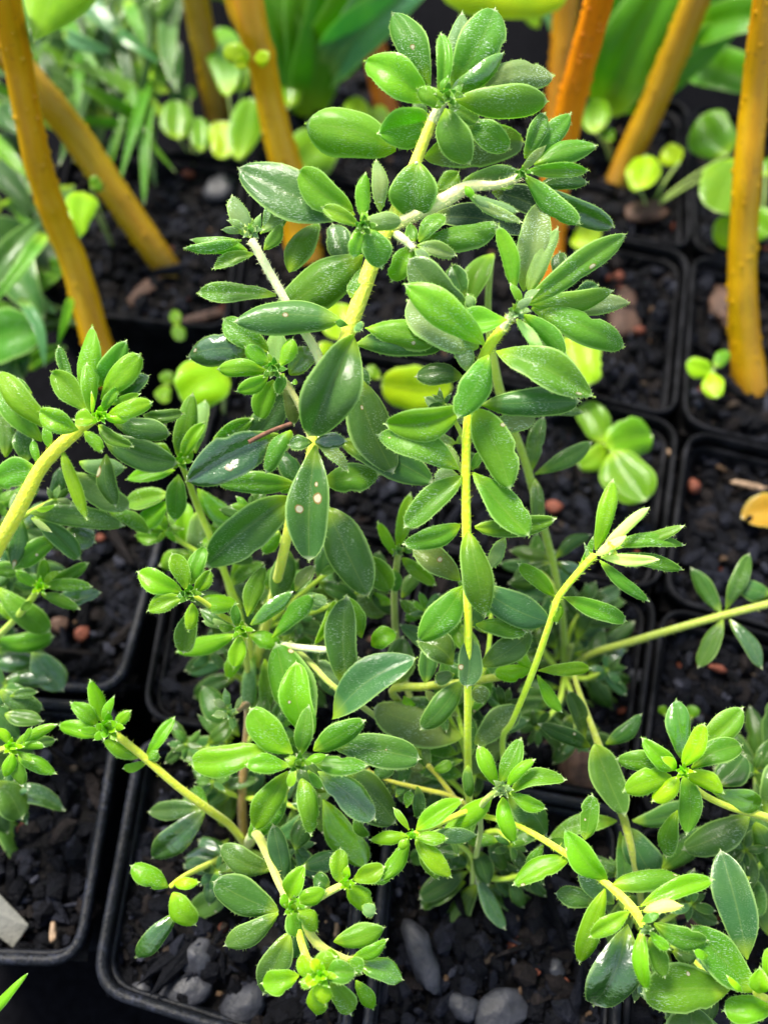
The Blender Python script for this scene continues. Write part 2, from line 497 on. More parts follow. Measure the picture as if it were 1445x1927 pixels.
def catmull(pts, n=6):
    out = []
    for i in range(len(pts) - 1):
        p0 = pts[max(0, i - 1)]; p1 = pts[i]; p2 = pts[i + 1]; p3 = pts[min(len(pts) - 1, i + 2)]
        for k in range(n):
            t = k / n
            out.append([0.5 * ((2 * p1[j]) + (-p0[j] + p2[j]) * t + (2 * p0[j] - 5 * p1[j] + 4 * p2[j] - p3[j]) * t * t
                        + (-p0[j] + 3 * p1[j] - 3 * p2[j] + p3[j]) * t ** 3) for j in range(4)])
    out.append(list(pts[-1]))
    return out
def tube(name, pts, mat, parent, tint=None, hairs=0, n=7, ns=12, lumps=0.0, knots=None, bumps=0):
    """pts: (Vector, radius) from base to tip"""
    raw = [[p.x, p.y, p.z, r] for p, r in pts]
    cv = catmull(raw, n)
    vs, uvs, fs = [], [], []
    ln = 0
    prev = None
    side = None
    for i, c in enumerate(cv):
        p = Vector(c[:3])
        a = Vector(cv[min(i + 1, len(cv) - 1)][:3]) - Vector(cv[max(i - 1, 0)][:3])
        a.normalize()
        if side is None:
            side = a.orthogonal().normalized()
        side = (side - a * side.dot(a)).normalized()
        up = a.cross(side)
        if prev is not None: ln += (p - prev).length
        prev = p
        rr = c[3]
        if knots:
            for kk, ka in knots:
                rr *= 1 + ka * math.exp(-((i / (len(cv) - 1) - kk) / 0.012) ** 2)
        for j in range(ns + 1):
            th = 2 * math.pi * j / ns
            d = side * math.cos(th) + up * math.sin(th)
            r2 = rr * (1 + lumps * noise.noise(p * 14 + d * 1.5))
            vs.append(p + d * r2)
            uvs.append((ln / max(0.02, c[3] * 8) if mat is STEM else ln, j / ns))
    m = ns + 1
    for i in range(len(cv) - 1):
        for j in range(ns):
            q = i * m + j
            fs.append((q, q + 1, q + m + 1, q + m))
    k0 = len(vs)
    vs.append(Vector(cv[-1][:3]) + a * cv[-1][3] * 0.6); uvs.append((ln, 0.5))
    q = (len(cv) - 1) * m
    for j in range(ns): fs.append((q + j, q + j + 1, k0))
    for h in range(hairs * 3):
        i = rl.randint(0, len(cv) - 2); j = rl.randint(0, ns - 1)
        p = vs[i * m + j].lerp(vs[(i + 1) * m + j], rl.random())
        c = Vector(cv[i][:3])
        d = (p - c).normalized()
        ax = (Vector(cv[i + 1][:3]) - c).normalized()
        hd = (d + ax * rl.uniform(-0.3, 0.9) + up * rl.uniform(-.3, .3)).normalized()
        k0 = len(vs)
        hl = rl.uniform(0.004, 0.010)
        vs += [p - ax * 0.0005, p + ax * 0.0005, p + hd * hl]
        uvs += [(0, 0)] * 3
        fs.append((k0, k0 + 1, k0 + 2))
    for h in range(bumps):                              # small raised lenticels
        i = rl.randint(1, len(cv) - 2); j = rl.randint(0, ns - 1)
        p = vs[i * m + j]; c = Vector(cv[i][:3]); d = (p - c).normalized()
        ax = (Vector(cv[i + 1][:3]) - c).normalized(); sdv = d.cross(ax)
        s = rl.uniform(0.005, 0.010)
        k0 = len(vs)
        ring = [p + ax * (s * 1.5 * math.cos(q * math.pi / 3)) + sdv * (s * math.sin(q * math.pi / 3)) - d * 0.002 for q in range(6)]
        vs += ring + [p + d * s * 0.7]
        uvs += [uvs[i * m + j]] * 7
        for q in range(6): fs.append((k0 + q, k0 + (q + 1) % 6, k0 + 6))
    org = pts[0][0]
    o = link(name, mesh(name, vs, fs, org, uvs), mat, org, parent)
    if tint: o['tint'] = list(tint)
    return o

GREEN_STEM = (0.50, 0.68, 0.020)
PALE_STEM = (0.86, 0.88, 0.46)
YEL_STEM = (0.68, 0.76, 0.020)
BROWN_STEM = (0.32, 0.18, 0.05)
OLIVE_STEM = (0.26, 0.34, 0.03)

def shoot(plant, stem_pts, leaves, tint=GREEN_STEM, hairs=0, step=0.010, lhairs=0, shape='leaf', centre=None, spread=0.22, lp=None):
    """stem_pts: (px, py, z, radius px) from foot to tip; leaves: 'bx by tx ty w kind [depth off] ;' back to front."""
    pts = []
    for (x, y, z, r) in stem_pts:
        p = P(x, y, z)
        pts.append((p, 0.80 * r * depth(p) / FPX))
    st = tube('stem', pts, STEM, plant, tint, hairs)
    dense = []
    for i in range(len(stem_pts) - 1):
        for k in range(12):
            p = pts[i][0].lerp(pts[i + 1][0], k / 12)
            dense.append((*pix(p), depth(p)))
    dense.append((*pix(pts[-1][0]), depth(pts[-1][0])))
    L = [s.split() for s in leaves.replace('\n', ' ').split(';') if s.strip()]
    n = len(L)
    for i, s in enumerate(L):
        bx, by, tx, ty, w = map(float, s[:5])
        kind = s[5]
        near = min(dense, key=lambda q: (q[0] - bx) ** 2 + (q[1] - by) ** 2)
        d = near[2] + (n / 2 - i) * step
        if len(s) > 6: d += float(s[6]) * 0.01
        lpx = math.hypot(tx - bx, ty - by)
        l3 = lpx * d / FPX
        f = i / max(1, n - 1)
        dt = d + l3 * (spread * (1 - 2 * f) + rl.uniform(-0.10, 0.10)) * (1.0 if spread > 0 else 1)
        small = w < 22
        leaf(st, D(bx, by, d), D(tx, ty, dt), w, kind, shape=shape, hairs=(0 if small else lhairs),
             seg=((8, 4) if small else None), scars=(lp or {}).get(i))
    if centre:
        centre = (centre[0], centre[1], centre[2] * 1.35, centre[3])   # the tuft of unopened leaves at the growing tip
        cx, cy, r, k = centre
        d = depth(pts[-1][0]) - (n / 2) * step
        for q in range(11):
            a = q * 2.4
            rr = r * (1.25 - 0.09 * q)
            tx, ty = cx + rr * math.cos(a), cy + rr * math.sin(a)
            leaf(st, D(cx, cy, d + 0.012 - .001 * q), D(tx, ty, d - 0.010 - 0.0022 * q), r * 0.66, k, shape='leaf', seg=(8, 4), name='bud_leaf', cup=0.25, roll=0)
    return st

def sprig(plant, foot, tip, npair=4, size=80, kinds='ggd', r=6, tuft=True, tint=GREEN_STEM, wr=.46):
    """a side shoot with crossed pairs of leaves; foot and tip = (px, py, z)"""
    a, b = Vector(foot), Vector(tip)
    side = Vector((-(b.y - a.y), b.x - a.x, 0)); side.normalize()
    mid = (a + b) / 2 + side * rl.uniform(-18, 18)
    st = [(a.x, a.y, a.z, r), (mid.x, mid.y, mid.z, r), (b.x, b.y, b.z, r * .8)]
    ax = math.atan2(b.y - a.y, b.x - a.x)
    lv = []
    for q in range(npair):
        f = (q + 1) / (npair + .2)
        c = a.lerp(b, f) if f < 1 else b
        s_ = 1.22 * size * (1.0 - .30 * f) * rl.uniform(.85, 1.15)
        for sg in (-1, 1):
            an = ax + sg * rl.uniform(.6, 1.3) + (math.pi / 2 if q % 2 and rl.random() < .4 else 0)
            lv.append('%.0f %.0f %.0f %.0f %.0f %s 1' % (c.x, c.y, c.x + s_ * math.cos(an), c.y + s_ * math.sin(an), s_ * wr * rl.uniform(.85, 1.15), rl.choice(kinds)))
    if tuft:
        for q in range(6):
            an = ax + q * 2.4
            s_ = size * .5 * rl.uniform(.7, 1.1)
            lv.append('%.0f %.0f %.0f %.0f %.0f %s' % (b.x, b.y, b.x + s_ * math.cos(an), b.y + s_ * math.sin(an), s_ * .45, rl.choice(kinds)))
    return shoot(plant, st, ';'.join(lv), tint=tint, hairs=10, step=.005, lhairs=6)

# ------------------------------------------------------------------ the setting: bench, pots, potting mix
bench = link('ground', mesh('ground', [(-30, -30, -0.80), (30, -30, -0.80), (30, 60, -0.80), (-30, 60, -0.80)], [(0, 1, 2, 3)], (0, 0, -0.8)), BENCH, (0, 0, -0.8))
bench['kind'] = 'structure'

POTS = [   # rim corners as seen (top left, top right, bottom right, bottom left), label
 (((-262, 1296), (232, 1326), (150, 1816), (-330, 1800)), 'square black pot with a leaning white plant tag, in the lower left corner'),
 (((-110, 900), (322, 952), (226, 1302), (-235, 1282)), 'square black pot under the dark glossy leaves at the left edge, rim worn grey'),
 (((262, 1384), (705, 1432), (650, 2015), (172, 1864)), 'square black pot with round grey stones, whose bent rim corner is at the bottom left'),
 (((738, 1440), (1180, 1522), (1160, 2085), (676, 2020)), 'square black pot at the bottom under the dark fern-like leaf cluster'),
 (((345, 948), (782, 1022), (716, 1418), (272, 1346)), 'square black pot hidden beneath the middle of the shrub leaves'),
 (((802, 1030), (1232, 1122), (1184, 1506), (738, 1424)), 'square black pot behind the pale stem that forks to the right'),
 (((448, 622), (852, 700), (790, 1010), (356, 938)), 'square black pot seen between the shrub and the tall left seedling'),
 (((868, 702), (1272, 800), (1236, 1108), (806, 1020)), 'square black pot holding the four-leaved round-leaf seedling'),
 (((120, 268), (462, 305), (424, 614), (52, 582)), 'square black pot with two yellow canes rising from its soil on the left'),
 (((482, 308), (882, 388), (856, 682), (442, 606)), 'square black pot behind the thick central yellow cane'),
 (((896, 390), (1292, 478), (1266, 782), (872, 690)), 'square black pot with brown bark chips, behind the right shoot tip'),
 (((1306, 482), (1690, 570), (1660, 890), (1288, 794)), 'square black pot in which the rightmost yellow cane stands'),
 (((1296, 812), (1680, 900), (1660, 1240), (1254, 1124)), 'square black pot with straw and an orange leaf at the right edge'),
 (((1250, 1142), (1665, 1262), (1630, 1690), (1204, 1526)), 'square black pot beneath the long olive side stem on the right'),
 (((1204, 1546), (1650, 1710), (1620, 2210), (1170, 2090)), 'square black pot buried under the bright leaves in the lower right corner'),
 (((512, 40), (890, 112), (882, 376), (484, 296)), 'square black pot under the broad strap leaves at the top centre'),
 (((908, 118), (1292, 196), (1294, 466), (896, 378)), 'square black pot at the foot of the orange canes at the top'),
 (((1308, 200), (1690, 290), (1690, 560), (1308, 470)), 'square black pot below the round yellow-green weed leaves, top right'),
]
def rounded_quad(c, rad, k=6):
    out = []
    for i in range(4):
        p, a, b = c[i], c[i - 1], c[(i + 1) % 4]
        da, db = (a - p).normalized(), (b - p).normalized()
        p0, p1 = p + da * rad, p + db * rad
        for q in range(k + 1):
            t = q / k
            out.append(p0 * (1 - t) ** 2 + p * 2 * t * (1 - t) + p1 * t * t)
        pn = b + (p - b).normalized() * rad
        for q in range(1, 8):
            out.append(p1.lerp(pn, q / 8))
    return out
def loft(name, loop, prof, mat, org, parent):
    cen = sum(loop, Vector()) / len(loop)
    nl = len(loop)
    nrm = []
    for i in range(nl):
        t = (loop[(i + 1) % nl] - loop[i - 1]).normalized()
        v = Vector((t.y, -t.x, 0))
        if v.dot(loop[i] - cen) < 0: v = -v
        nrm.append(v)
    vs, fs = [], []
    for (o, z, s) in prof:
        for i in range(nl):
            p = cen + (loop[i] - cen) * s + nrm[i] * o
            w = noise.noise(Vector((p.x * 2.1, p.y * 2.1, 3.3))) * 0.012
            vs.append(Vector((p.x, p.y, z + (w if z > -0.1 else 0))))
    for k in range(len(prof) - 1):
        for i in range(nl):
            j = (i + 1) % nl
            fs.append((k * nl + i, k * nl + j, (k + 1) * nl + j, (k + 1) * nl + i))
    if prof[0][1] == prof[-1][1] and prof[0][0] == prof[-1][0]: pass
    return link(name, mesh(name, vs, fs, org), mat, org, parent)
soil_v, soil_f, soil_c = [], [], []
rs = random.Random(5)
def inside(p, c):
    for i in range(4):
        e = c[(i + 1) % 4] - c[i]
        if e.x * (p.y - c[i].y) - e.y * (p.x - c[i].x) > -0.03 * e.length: return False
    return True
def chunk(p, r, col, flat=0.7, sub=None):
    """one irregular crumb appended to the soil mesh"""
    k0 = len(soil_v)
    q = rs.uniform(0, 6.28)
    st = rs.uniform(0.6, 1.7) if rs.random() < .9 else rs.uniform(2.2, 4.5)
    tilt = Matrix.Rotation(rs.uniform(-.7, .7), 3, 'X') @ Matrix.Rotation(rs.uniform(-.7, .7), 3, 'Y')
    ct = [(0, 0, 1)] + [(math.cos(a + q) * .85, math.sin(a + q) * .85, .5) for a in (0, 1.26, 2.5, 3.8, 5.0)] + \
         [(math.cos(a + q) * .9, math.sin(a + q) * .9, -.4) for a in (.6, 1.9, 3.1, 4.4, 5.7)] + [(0, 0, -1)]
    for c in ct:
        v = tilt @ Vector((c[0] * st * rs.uniform(.7, 1.2), c[1] / st ** .5 * rs.uniform(.7, 1.2), c[2] * flat * rs.uniform(.7, 1.2)))
        v = Matrix.Rotation(q, 3, 'Z') @ v
        soil_v.append(p + v * r)
        j = rs.uniform(.7, 1.3)
        soil_c.append((col[0] * j, col[1] * j, col[2] * j))
    for i in range(5):
        j = (i + 1) % 5
        soil_f.append((k0, k0 + 1 + i, k0 + 1 + j))
        soil_f.append((k0 + 1 + i, k0 + 6 + i, k0 + 1 + j))
        soil_f.append((k0 + 1 + j, k0 + 6 + i, k0 + 6 + j))
        soil_f.append((k0 + 11, k0 + 6 + j, k0 + 6 + i))
SOIL_Z = -0.055
for pi, (cor, label) in enumerate(POTS):
    c3 = [P(x, y, 0.0) for x, y in cor]
    cm = sum(c3, Vector()) / 4
    c3 = [cm + (c - cm) * (1.022 if pi > 3 else 1.0) for c in c3]
    loop = rounded_quad(c3, 0.085)
    cen = sum(c3, Vector()) / 4
    base = Vector((cen.x, cen.y, -0.795))
    pot = thing('plant_pot', base, label, 'plant pot', 'square black nursery pots set edge to edge')
    # outer wall, rim bead and inner wall
    loft('wall', loop, [(-.030, -.80, .80), (-.010, -.70, .81), (-.012, -.30, .92), (-.010, -.05, .985), (-.020, -.03, .985), (-.024, -.05, .98), (-.026, -.30, .915), (-.030, -.60, .85)], PLASTIC if pi < 4 else DULL, base, pot)
    k_ = 0.85 if pi < 4 else 0.5
    rim = [(a_ * k_, b_, 1) for a_, b_ in ((-.022, -.030), (-.025, -.008), (-.021, .002), (-.012, .007), (-.001, .006), (.005, .000), (.006, -.012), (.001, -.034), (-.008, -.040), (-.022, -.030))]
    loft('rim', loop, rim, PLASTIC if pi < 4 else DULL, base, pot)
    # soil surface
    nn = 26
    k0 = len(soil_v)
    inner = [cen + (c - cen) * 0.965 for c in c3]
    for i in range(nn + 1):
        for j in range(nn + 1):
            u, v = i / nn, j / nn
            p = (inner[3] * (1 - u) + inner[2] * u) * (1 - v) + (inner[0] * (1 - u) + inner[1] * u) * v
            z = SOIL_Z + 0.05 * noise.noise(p * 4 + Vector((pi, 0, 0))) + 0.03 * noise.noise(p * 17) - 0.03
            soil_v.append(Vector((p.x, p.y, z)))
            b = rs.uniform(0.5, 1.2) * 0.009
            soil_c.append((b, b * .95, b * 1.0))
    for i in range(nn):
        for j in range(nn):
            q = k0 + i * (nn + 1) + j
            soil_f.append((q, q + nn + 1, q + nn + 2, q + 1))
    for k in range(900):
        u, v = rs.uniform(.02, .98), rs.uniform(.02, .98)
        p = (inner[3] * (1 - u) + inner[2] * u) * (1 - v) + (inner[0] * (1 - u) + inner[1] * u) * v
        z = SOIL_Z + 0.05 * noise.noise(p * 4 + Vector((pi, 0, 0))) - 0.03
        r = rs.choice((0.004, 0.006, 0.008, 0.010, 0.013, 0.016, 0.022, 0.036))
        x = rs.random()
        col = (.0036, .0040, .0062) if x < .50 else (.010, .0115, .018) if x < .74 else (.012, .010, .010) if x < .88 else (.040, .044, .062) if x < .955 else (.045, .035, .027) if x < .985 else (.11, .032, .018)
        if rs.random() < .025: col = (.10, .065, .04); r *= .5
        if x > .985: r *= .45
        elif x > .88: r *= .6
        chunk(Vector((p.x, p.y, z + rs.uniform(0, .02))), r, col)
soil = link('potting_mix', mesh('potting_mix', soil_v, soil_f, (0, 0, 0), cols=soil_c), SOIL, (0, 0, 0), smooth=False)
soil['kind'] = 'stuff'
soil['label'] = 'dark crumbly bark and sand potting mix filling the pots'
soil['category'] = 'soil'

def stone(name, px, py, rpx, mat, label, cat, ax=(1, 1, .7), rot=0.0, z=-0.062, group=None):
    p = P(px, py, z)
    r = rpx * depth(p) / FPX
    vs, fs = [], []
    nu, nv = 14, 9
    se = rs.uniform(0, 99)
    for i in range(nv + 1):
        for j in range(nu):
            th, ph = math.pi * i / nv, 2 * math.pi * j / nu
            d = Vector((math.sin(th) * math.cos(ph), math.sin(th) * math.sin(ph), math.cos(th)))
            k = 1 + .34 * noise.noise(d * 1.5 + Vector((se, 0, 0))) + .09 * noise.noise(d * 4 + Vector((se, 3, 0)))
            v = Matrix.Rotation(rot, 3, 'Z') @ Vector((d.x * ax[0], d.y * ax[1], d.z * ax[2]))
            vs.append(p + v * (r * k))
    for i in range(nv):
        for j in range(nu):
            a, b = i * nu + j, i * nu + (j + 1) % nu
            fs.append((a, a + nu, b + nu, b))
    o = link(name, mesh(name, vs, fs, p), mat, p)
    return tag(o, label, cat, group)
for s in (
 ('pebble', 374, 1800, 36, STONE, 'round dark grey stone below the lowest left seedling leaves', 'pebble', (1, 1, .8), 0),
 ('pebble', 350, 1870, 40, STONE, 'flat grey stone just below the round dark stone', 'pebble', (1.3, .8, .5), .3),
 ('pebble', 455, 1895, 38, STONE, 'dark stone left of the lowest bright shoot tip at the bottom edge', 'pebble', (1.2, .9, .6), .8),
 ('pebble', 265, 1868, 20, STONE, 'small bluish stone near the lower pot rim', 'pebble', (1, 1, .7), .2),
 ('pebble', 940, 1905, 42, STONE, 'largest bluish grey stone at the bottom edge, lower centre', 'pebble', (1.3, .9, .4), .5),
 ('pebble', 872, 1895, 26, STONE, 'slate stone touching the largest bottom stone on its left', 'pebble', (.9, 1.2, .6), .9),
 ('pebble', 795, 1800, 46, STONE, 'long bluish stone right of the lowest shoot tip', 'pebble', (.6, 1.5, .5), .4),
 ('pebble', 1045, 1825, 18, STONE, 'small blue-grey stone beside the orange crumbs', 'pebble', (1, 1, .7), 0),
 ('pebble', 415, 355, 30, STONE, 'pale grey stone beside the thick central yellow cane', 'pebble', (1.2, 1, .6), .6),
 ('pebble', 1313, 1350, 12, STONE, 'small pale pebble right of the lone bright rosette tip', 'pebble', (1, 1, .8), .6),
 ('pebble', 1197, 1272, 16, STONE, 'round greyish pebble on the rim by the olive stem', 'pebble', (1, 1, .8), .6),
 ('pebble', 620, 1750, 20, STRAW, 'tan pebble between the two lowest forked shoots', 'pebble', (1, 1, .8), .6),
 ('pebble', 1090, 1440, 46, BARK, 'big dull brown stone beneath the forked right stem', 'pebble', (.8, 1.4, .5), .1),
 ('scoria_crumb', 155, 1192, 15, SCORIA, 'orange-red crumb beside the left shoot leaves', 'stone chip', (1, 1, .8), 0),
 ('scoria_crumb', 112, 1175, 17, BARK, 'dull rust crumb just left of the orange-red crumb', 'stone chip', (1, 1, .8), 0),
 ('scoria_crumb', 190, 1012, 10, SCORIA, 'pinkish crumb under the long left leaf', 'stone chip', (1, .8, .8), 0),
 ('scoria_crumb', 1042, 955, 14, SCORIA, 'bright red crumb left of the upright forked leaf', 'stone chip', (1.2, 1, .8), 0),
 ('scoria_crumb', 737, 932, 8, SCORIA, 'red crumb above the small twin-leaf shoot', 'stone chip', (1, 1, .8), 0),
 ('scoria_crumb', 420, 1745, 9, SCORIA, 'small red crumb above the round dark stone', 'stone chip', (1, 1, .8), 0),
 ('scoria_crumb', 965, 1782, 12, SCORIA, 'orange crumb below the dark fern-like leaves', 'stone chip', (1, 1, .8), 0),
 ('scoria_crumb', 1007, 1822, 12, SCORIA, 'orange crumb left of the small blue-grey stone', 'stone chip', (1, 1, .8), 0),
 ('scoria_crumb', 1062, 1850, 9, SCORIA, 'tiny red crumb right of the small blue-grey stone', 'stone chip', (1, 1, .8), 0),
 ('scoria_crumb', 48, 1558, 14, SCORIA, 'rusty crumb under the dark wet leaf at the lower left', 'stone chip', (1, 1, .8), 0),
 ('scoria_crumb', 357, 325, 12, SCORIA, 'red crumb at the upper pot rim beside the small round weeds', 'stone chip', (1.2, 1, .8), 0),
 ('scoria_crumb', 1165, 520, 10, SCORIA, 'red crumb right of the pointed right rosette', 'stone chip', (1, 1, .8), 0),
 ('scoria_crumb', 1200, 622, 11, SCORIA, 'amber crumb below the tip of the pointed right rosette', 'stone chip', (1.4, .8, .8), 0),
 ('scoria_crumb', 1385, 1620, 14, SCORIA, 'orange crumb between the big leaves at the lower right', 'stone chip', (1, 1, .8), 0),
 ('scoria_crumb', 1350, 1258, 11, SCORIA, 'thin red crumb under the olive side stem', 'stone chip', (1.6, .6, .8), -.3),
 ('scoria_crumb', 1305, 915, 12, SCORIA, 'dull red crumb right of the round-leaf seedling', 'stone chip', (1, 1.2, .8), 0),
 ('bark_chip', 1175, 590, 42, BARK, 'large brown bark chip behind the pointed right rosette', 'bark chip', (.7, 1.5, .3), -.2),
 ('bark_chip', 1215, 400, 34, BARK, 'light brown bark chip under the round yellow weed leaves', 'bark chip', (1.3, .8, .4), .3),
 ('bark_chip', 275, 545, 30, BARK, 'brown bark sliver at the foot of the leaning cane', 'bark chip', (1.6, .5, .3), .9),
 ('bark_chip', 385, 597, 26, BARK, 'orange-brown bark chip lying against the left pot rim', 'bark chip', (1.6, .5, .4), .3),
 ('bark_chip', 1370, 580, 40, BARK, 'pinkish brown bark chip beside the rightmost cane', 'bark chip', (.9, 1.3, .3), .2),
 ('bark_chip', 1290, 1735, 30, BARK, 'dark brown bark piece above the broad bottom right leaves', 'bark chip', (1.6, .7, .4), -.5),
 ('straw_piece', 1425, 918, 32, STRAW, 'pale straw fragment on the soil at the right edge', 'straw', (1.5, .22, .2), -.3),
 ('straw_piece', 1250, 848, 18, STRAW, 'short pinkish straw beside the round-leaf seedling', 'straw', (1.5, .3, .3), -.6),
 ('straw_piece', 100, 1755, 14, STRAW, 'cream bark sliver beside the white plant tag', 'straw', (.5, 1.4, .5), .1),
):
    stone(*s[:7], ax=s[7], rot=s[8])

# weathered plant tag leaning in the lower left pot
tp = [P(-110, 1680, .03), P(-60, 1620, .04), P(56, 1742, -.05), P(26, 1786, -.07)]
tn = (tp[1] - tp[0]).cross(tp[3] - tp[0]).normalized() * 0.008
vs = tp + [p + tn for p in tp]
o = link('plant_tag', mesh('plant_tag', vs, [(0, 3, 2, 1), (4, 5, 6, 7), (0, 1, 5, 4), (1, 2, 6, 5), (2, 3, 7, 6), (3, 0, 4, 7)], tp[0]), TAGW, tp[0], smooth=False)
bv = o.modifiers.new('bevel', 'BEVEL'); bv.width = 0.01; bv.segments = 2
tag(o, 'weathered white plastic plant tag pushed into the lower left pot', 'plant tag')
# ------------------------------------------------------------------ the shrubs in focus
GRP = 'leafy shrub seedlings in the pots'
def plant(px, py, label):
    return thing('shrub_seedling', P(px, py, -0.08), label, 'seedling', GRP)

# the tallest plant, centre left
a = plant(470, 1290, 'tallest leafy seedling, its hairy yellow stem rising through the centre to the top rosette')
shoot(a, [(470, 1290, -.09, 11), (500, 1180, .28, 11), (536, 1030, .60, 12), (550, 960, .67, 11), (588, 850, .80, 13), (600, 770, .84, 13), (650, 640, .92, 17), (683, 545, .97, 20), (712, 465, 1.01, 18), (745, 400, 1.04, 17), (785, 298, 1.09, 14), (812, 230, 1.13, 12), (830, 195, 1.15, 10)], '''
690 1045 735 1112 55 g 5; 615 955 690 1124 84 d 3; 541 1031 520 1130 52 d 4; 527 1001 497 1042 26 g; 545 928 530 915 18 y;
548 935 388 1060 84 d; 610 905 712 893 58 g 3; 640 830 814 907 70 d 3; 570 905 530 850 44 d 5; 400 835 473 787 36 g 4; 555 911 411 914 46 g 3;
525 817 352 907 84 w; 548 810 500 887 38 g -3; 668 709 745 886 84 d 1; 678 690 688 728 30 d 3;
594 838 583 1054 82 d -4; 588 833 545 838 30 d -4; 600 838 654 884 27 s -4; 593 832 650 830 34 w -4;
668 648 836 645 62 d 1; 687 617 821 637 58 g -1; 665 630 585 821 100 d -3; 642 602 441 603 68 d;
655 612 632 606 16 g -5; 668 612 680 620 22 s -5;
660 560 688 505 34 g 3; 560 720 550 720 12 g''', tint=(0.86, 0.88, 0.06), hairs=260, step=.0035, lhairs=26, spread=.08,
      lp={15: [(0.34, .66, .022), (.46, .70, .042), (.56, .30, .034)], 22: [(.52, .52, .028)], 13: [(.30, .44, .02)]})
# top rosette
shoot(a, [(812, 230, 1.13, 12), (825, 205, 1.15, 11), (838, 185, 1.165, 8)], '''
798 296 988 270 78 o 3; 800 225 780 192 26 s 3; 822 360 862 325 40 y 3; 745 282 577 235 93 y 4;
850 165 868 28 54 s 1; 885 178 1040 143 62 s 0; 812 226 712 250 76 y 3; 809 160 735 22 62 g; 850 165 932 12 82 g; 807 190 686 114 72 y;
876 232 958 280 56 g 1; 843 195 899 230 38 g; 850 170 949 102 42 v; 855 188 1031 194 64 g -1; 828 180 830 62 35 y;
836 205 882 307 66 g -1; 830 202 786 168 36 y -1; 836 180 842 145 20 y -1; 845 185 868 160 18 g -1; 838 190 812 165 14 y -2''',
      tint=PALE_STEM, hairs=60, step=.007, lhairs=26, centre=(842, 180, 17, 'g'), lp={7: [(.45, .5, .03)]}, spread=.10)
# leaf that meets the lens below the top rosette
shoot(a, [(775, 325, 1.08, 8), (780, 315, 1.10, 6), (784, 306, 1.12, 4)], '785 303 779 412 91 g', tint=PALE_STEM, lhairs=30)
# right branch at the top
shoot(a, [(740, 425, 1.03, 13), (790, 400, 1.05, 15), (840, 374, 1.07, 17), (880, 352, 1.08, 14), (935, 348, 1.09, 9), (972, 335, 1.10, 7), (982, 322, 1.10, 6)], '''
925 362 1022 396 52 k 3; 800 412 990 440 52 k 3; 870 342 975 322 38 s 1; 930 352 965 345 22 y 1;
1000 352 1153 427 52 w 1; 1010 352 1103 343 34 d 1; 992 295 1072 215 48 g; 1004 310 1121 271 46 g; 987 298 1025 213 38 g; 985 328 1090 420 46 g -1;
990 322 1105 321 32 g -1; 980 322 1025 276 19 s -1; 880 366 978 416 24 s -2; 878 364 973 393 26 s -2; 875 350 890 370 18 y -2''',
      tint=(0.95, 0.90, 0.40), hairs=160, step=.006, lhairs=20, centre=(982, 325, 10, 'g'))
# cluster in front of the stem
shoot(a, [(700, 490, .99, 8), (690, 450, 1.03, 7), (684, 425, 1.055, 6)], '''
652 505 625 420 54 d 4; 545 512 598 415 52 g 3; 668 405 452 322 92 d 3; 683 480 516 590 90 g 2; 664 396 560 322 64 y; 715 398 708 302 33 s;
684 412 688 326 32 y; 674 425 607 392 32 y; 684 418 755 415 38 s; 690 432 718 502 58 g; 678 428 666 483 32 y -1; 680 420 690 400 16 y -1''',
      tint=(.6, .66, .2), hairs=40, step=.008, lhairs=24, centre=(684, 424, 14, 'g'))
shoot(a, [(745, 440, 1.02, 11), (765, 455, 1.03, 9), (778, 468, 1.04, 6)], '''
775 463 738 528 46 y; 780 455 772 420 26 g; 790 455 935 425 56 g; 788 455 835 402 36 g; 785 462 856 480 32 s; 780 468 802 500 22 s''',
      tint=PALE_STEM, hairs=40, step=.006, lhairs=20)
# left shoot
shoot(a, [(588, 850, .80, 9), (612, 740, .84, 10), (598, 668, .88, 11), (560, 605, .92, 10), (520, 535, .96, 10), (492, 485, .985, 10), (474, 452, 1.0, 9)], '''
470 660 355 671 64 w 2; 506 662 423 602 52 g 1; 520 556 375 553 41 g 2; 508 450 538 392 22 g 1; 490 440 541 398 30 s; 497 470 531 424 28 g;
466 472 380 472 30 y; 480 478 404 506 27 g; 472 448 437 372 42 s; 495 428 507 385 16 s; 450 452 360 448 18 g; 455 452 349 469 25 g;
455 436 420 432 16 s; 466 432 430 415 14 s; 470 445 462 425 14 W; 480 446 490 405 18 s''',
      tint=PALE_STEM, hairs=200, step=.005, lhairs=20, centre=(474, 432, 12, 's'), lp={0: [(.86, .35, .03)]})
shoot(a, [(588, 845, .80, 8), (575, 790, .82, 8), (545, 730, .85, 7), (516, 695, .88, 6)], '''
545 722 469 833 60 t 3; 520 690 520 620 44 s 2; 538 712 555 798 34 o 2; 545 705 588 655 48 v 1; 515 715 488 788 46 y 1;
502 697 411 695 38 y; 508 684 461 654 38 y; 505 708 447 735 34 y; 526 690 549 637 32 y; 534 703 523 741 24 g; 516 690 505 665 12 y''',
      tint=(.5, .48, .16), hairs=60, step=.007, lhairs=20, centre=(514, 694, 15, 'g'))

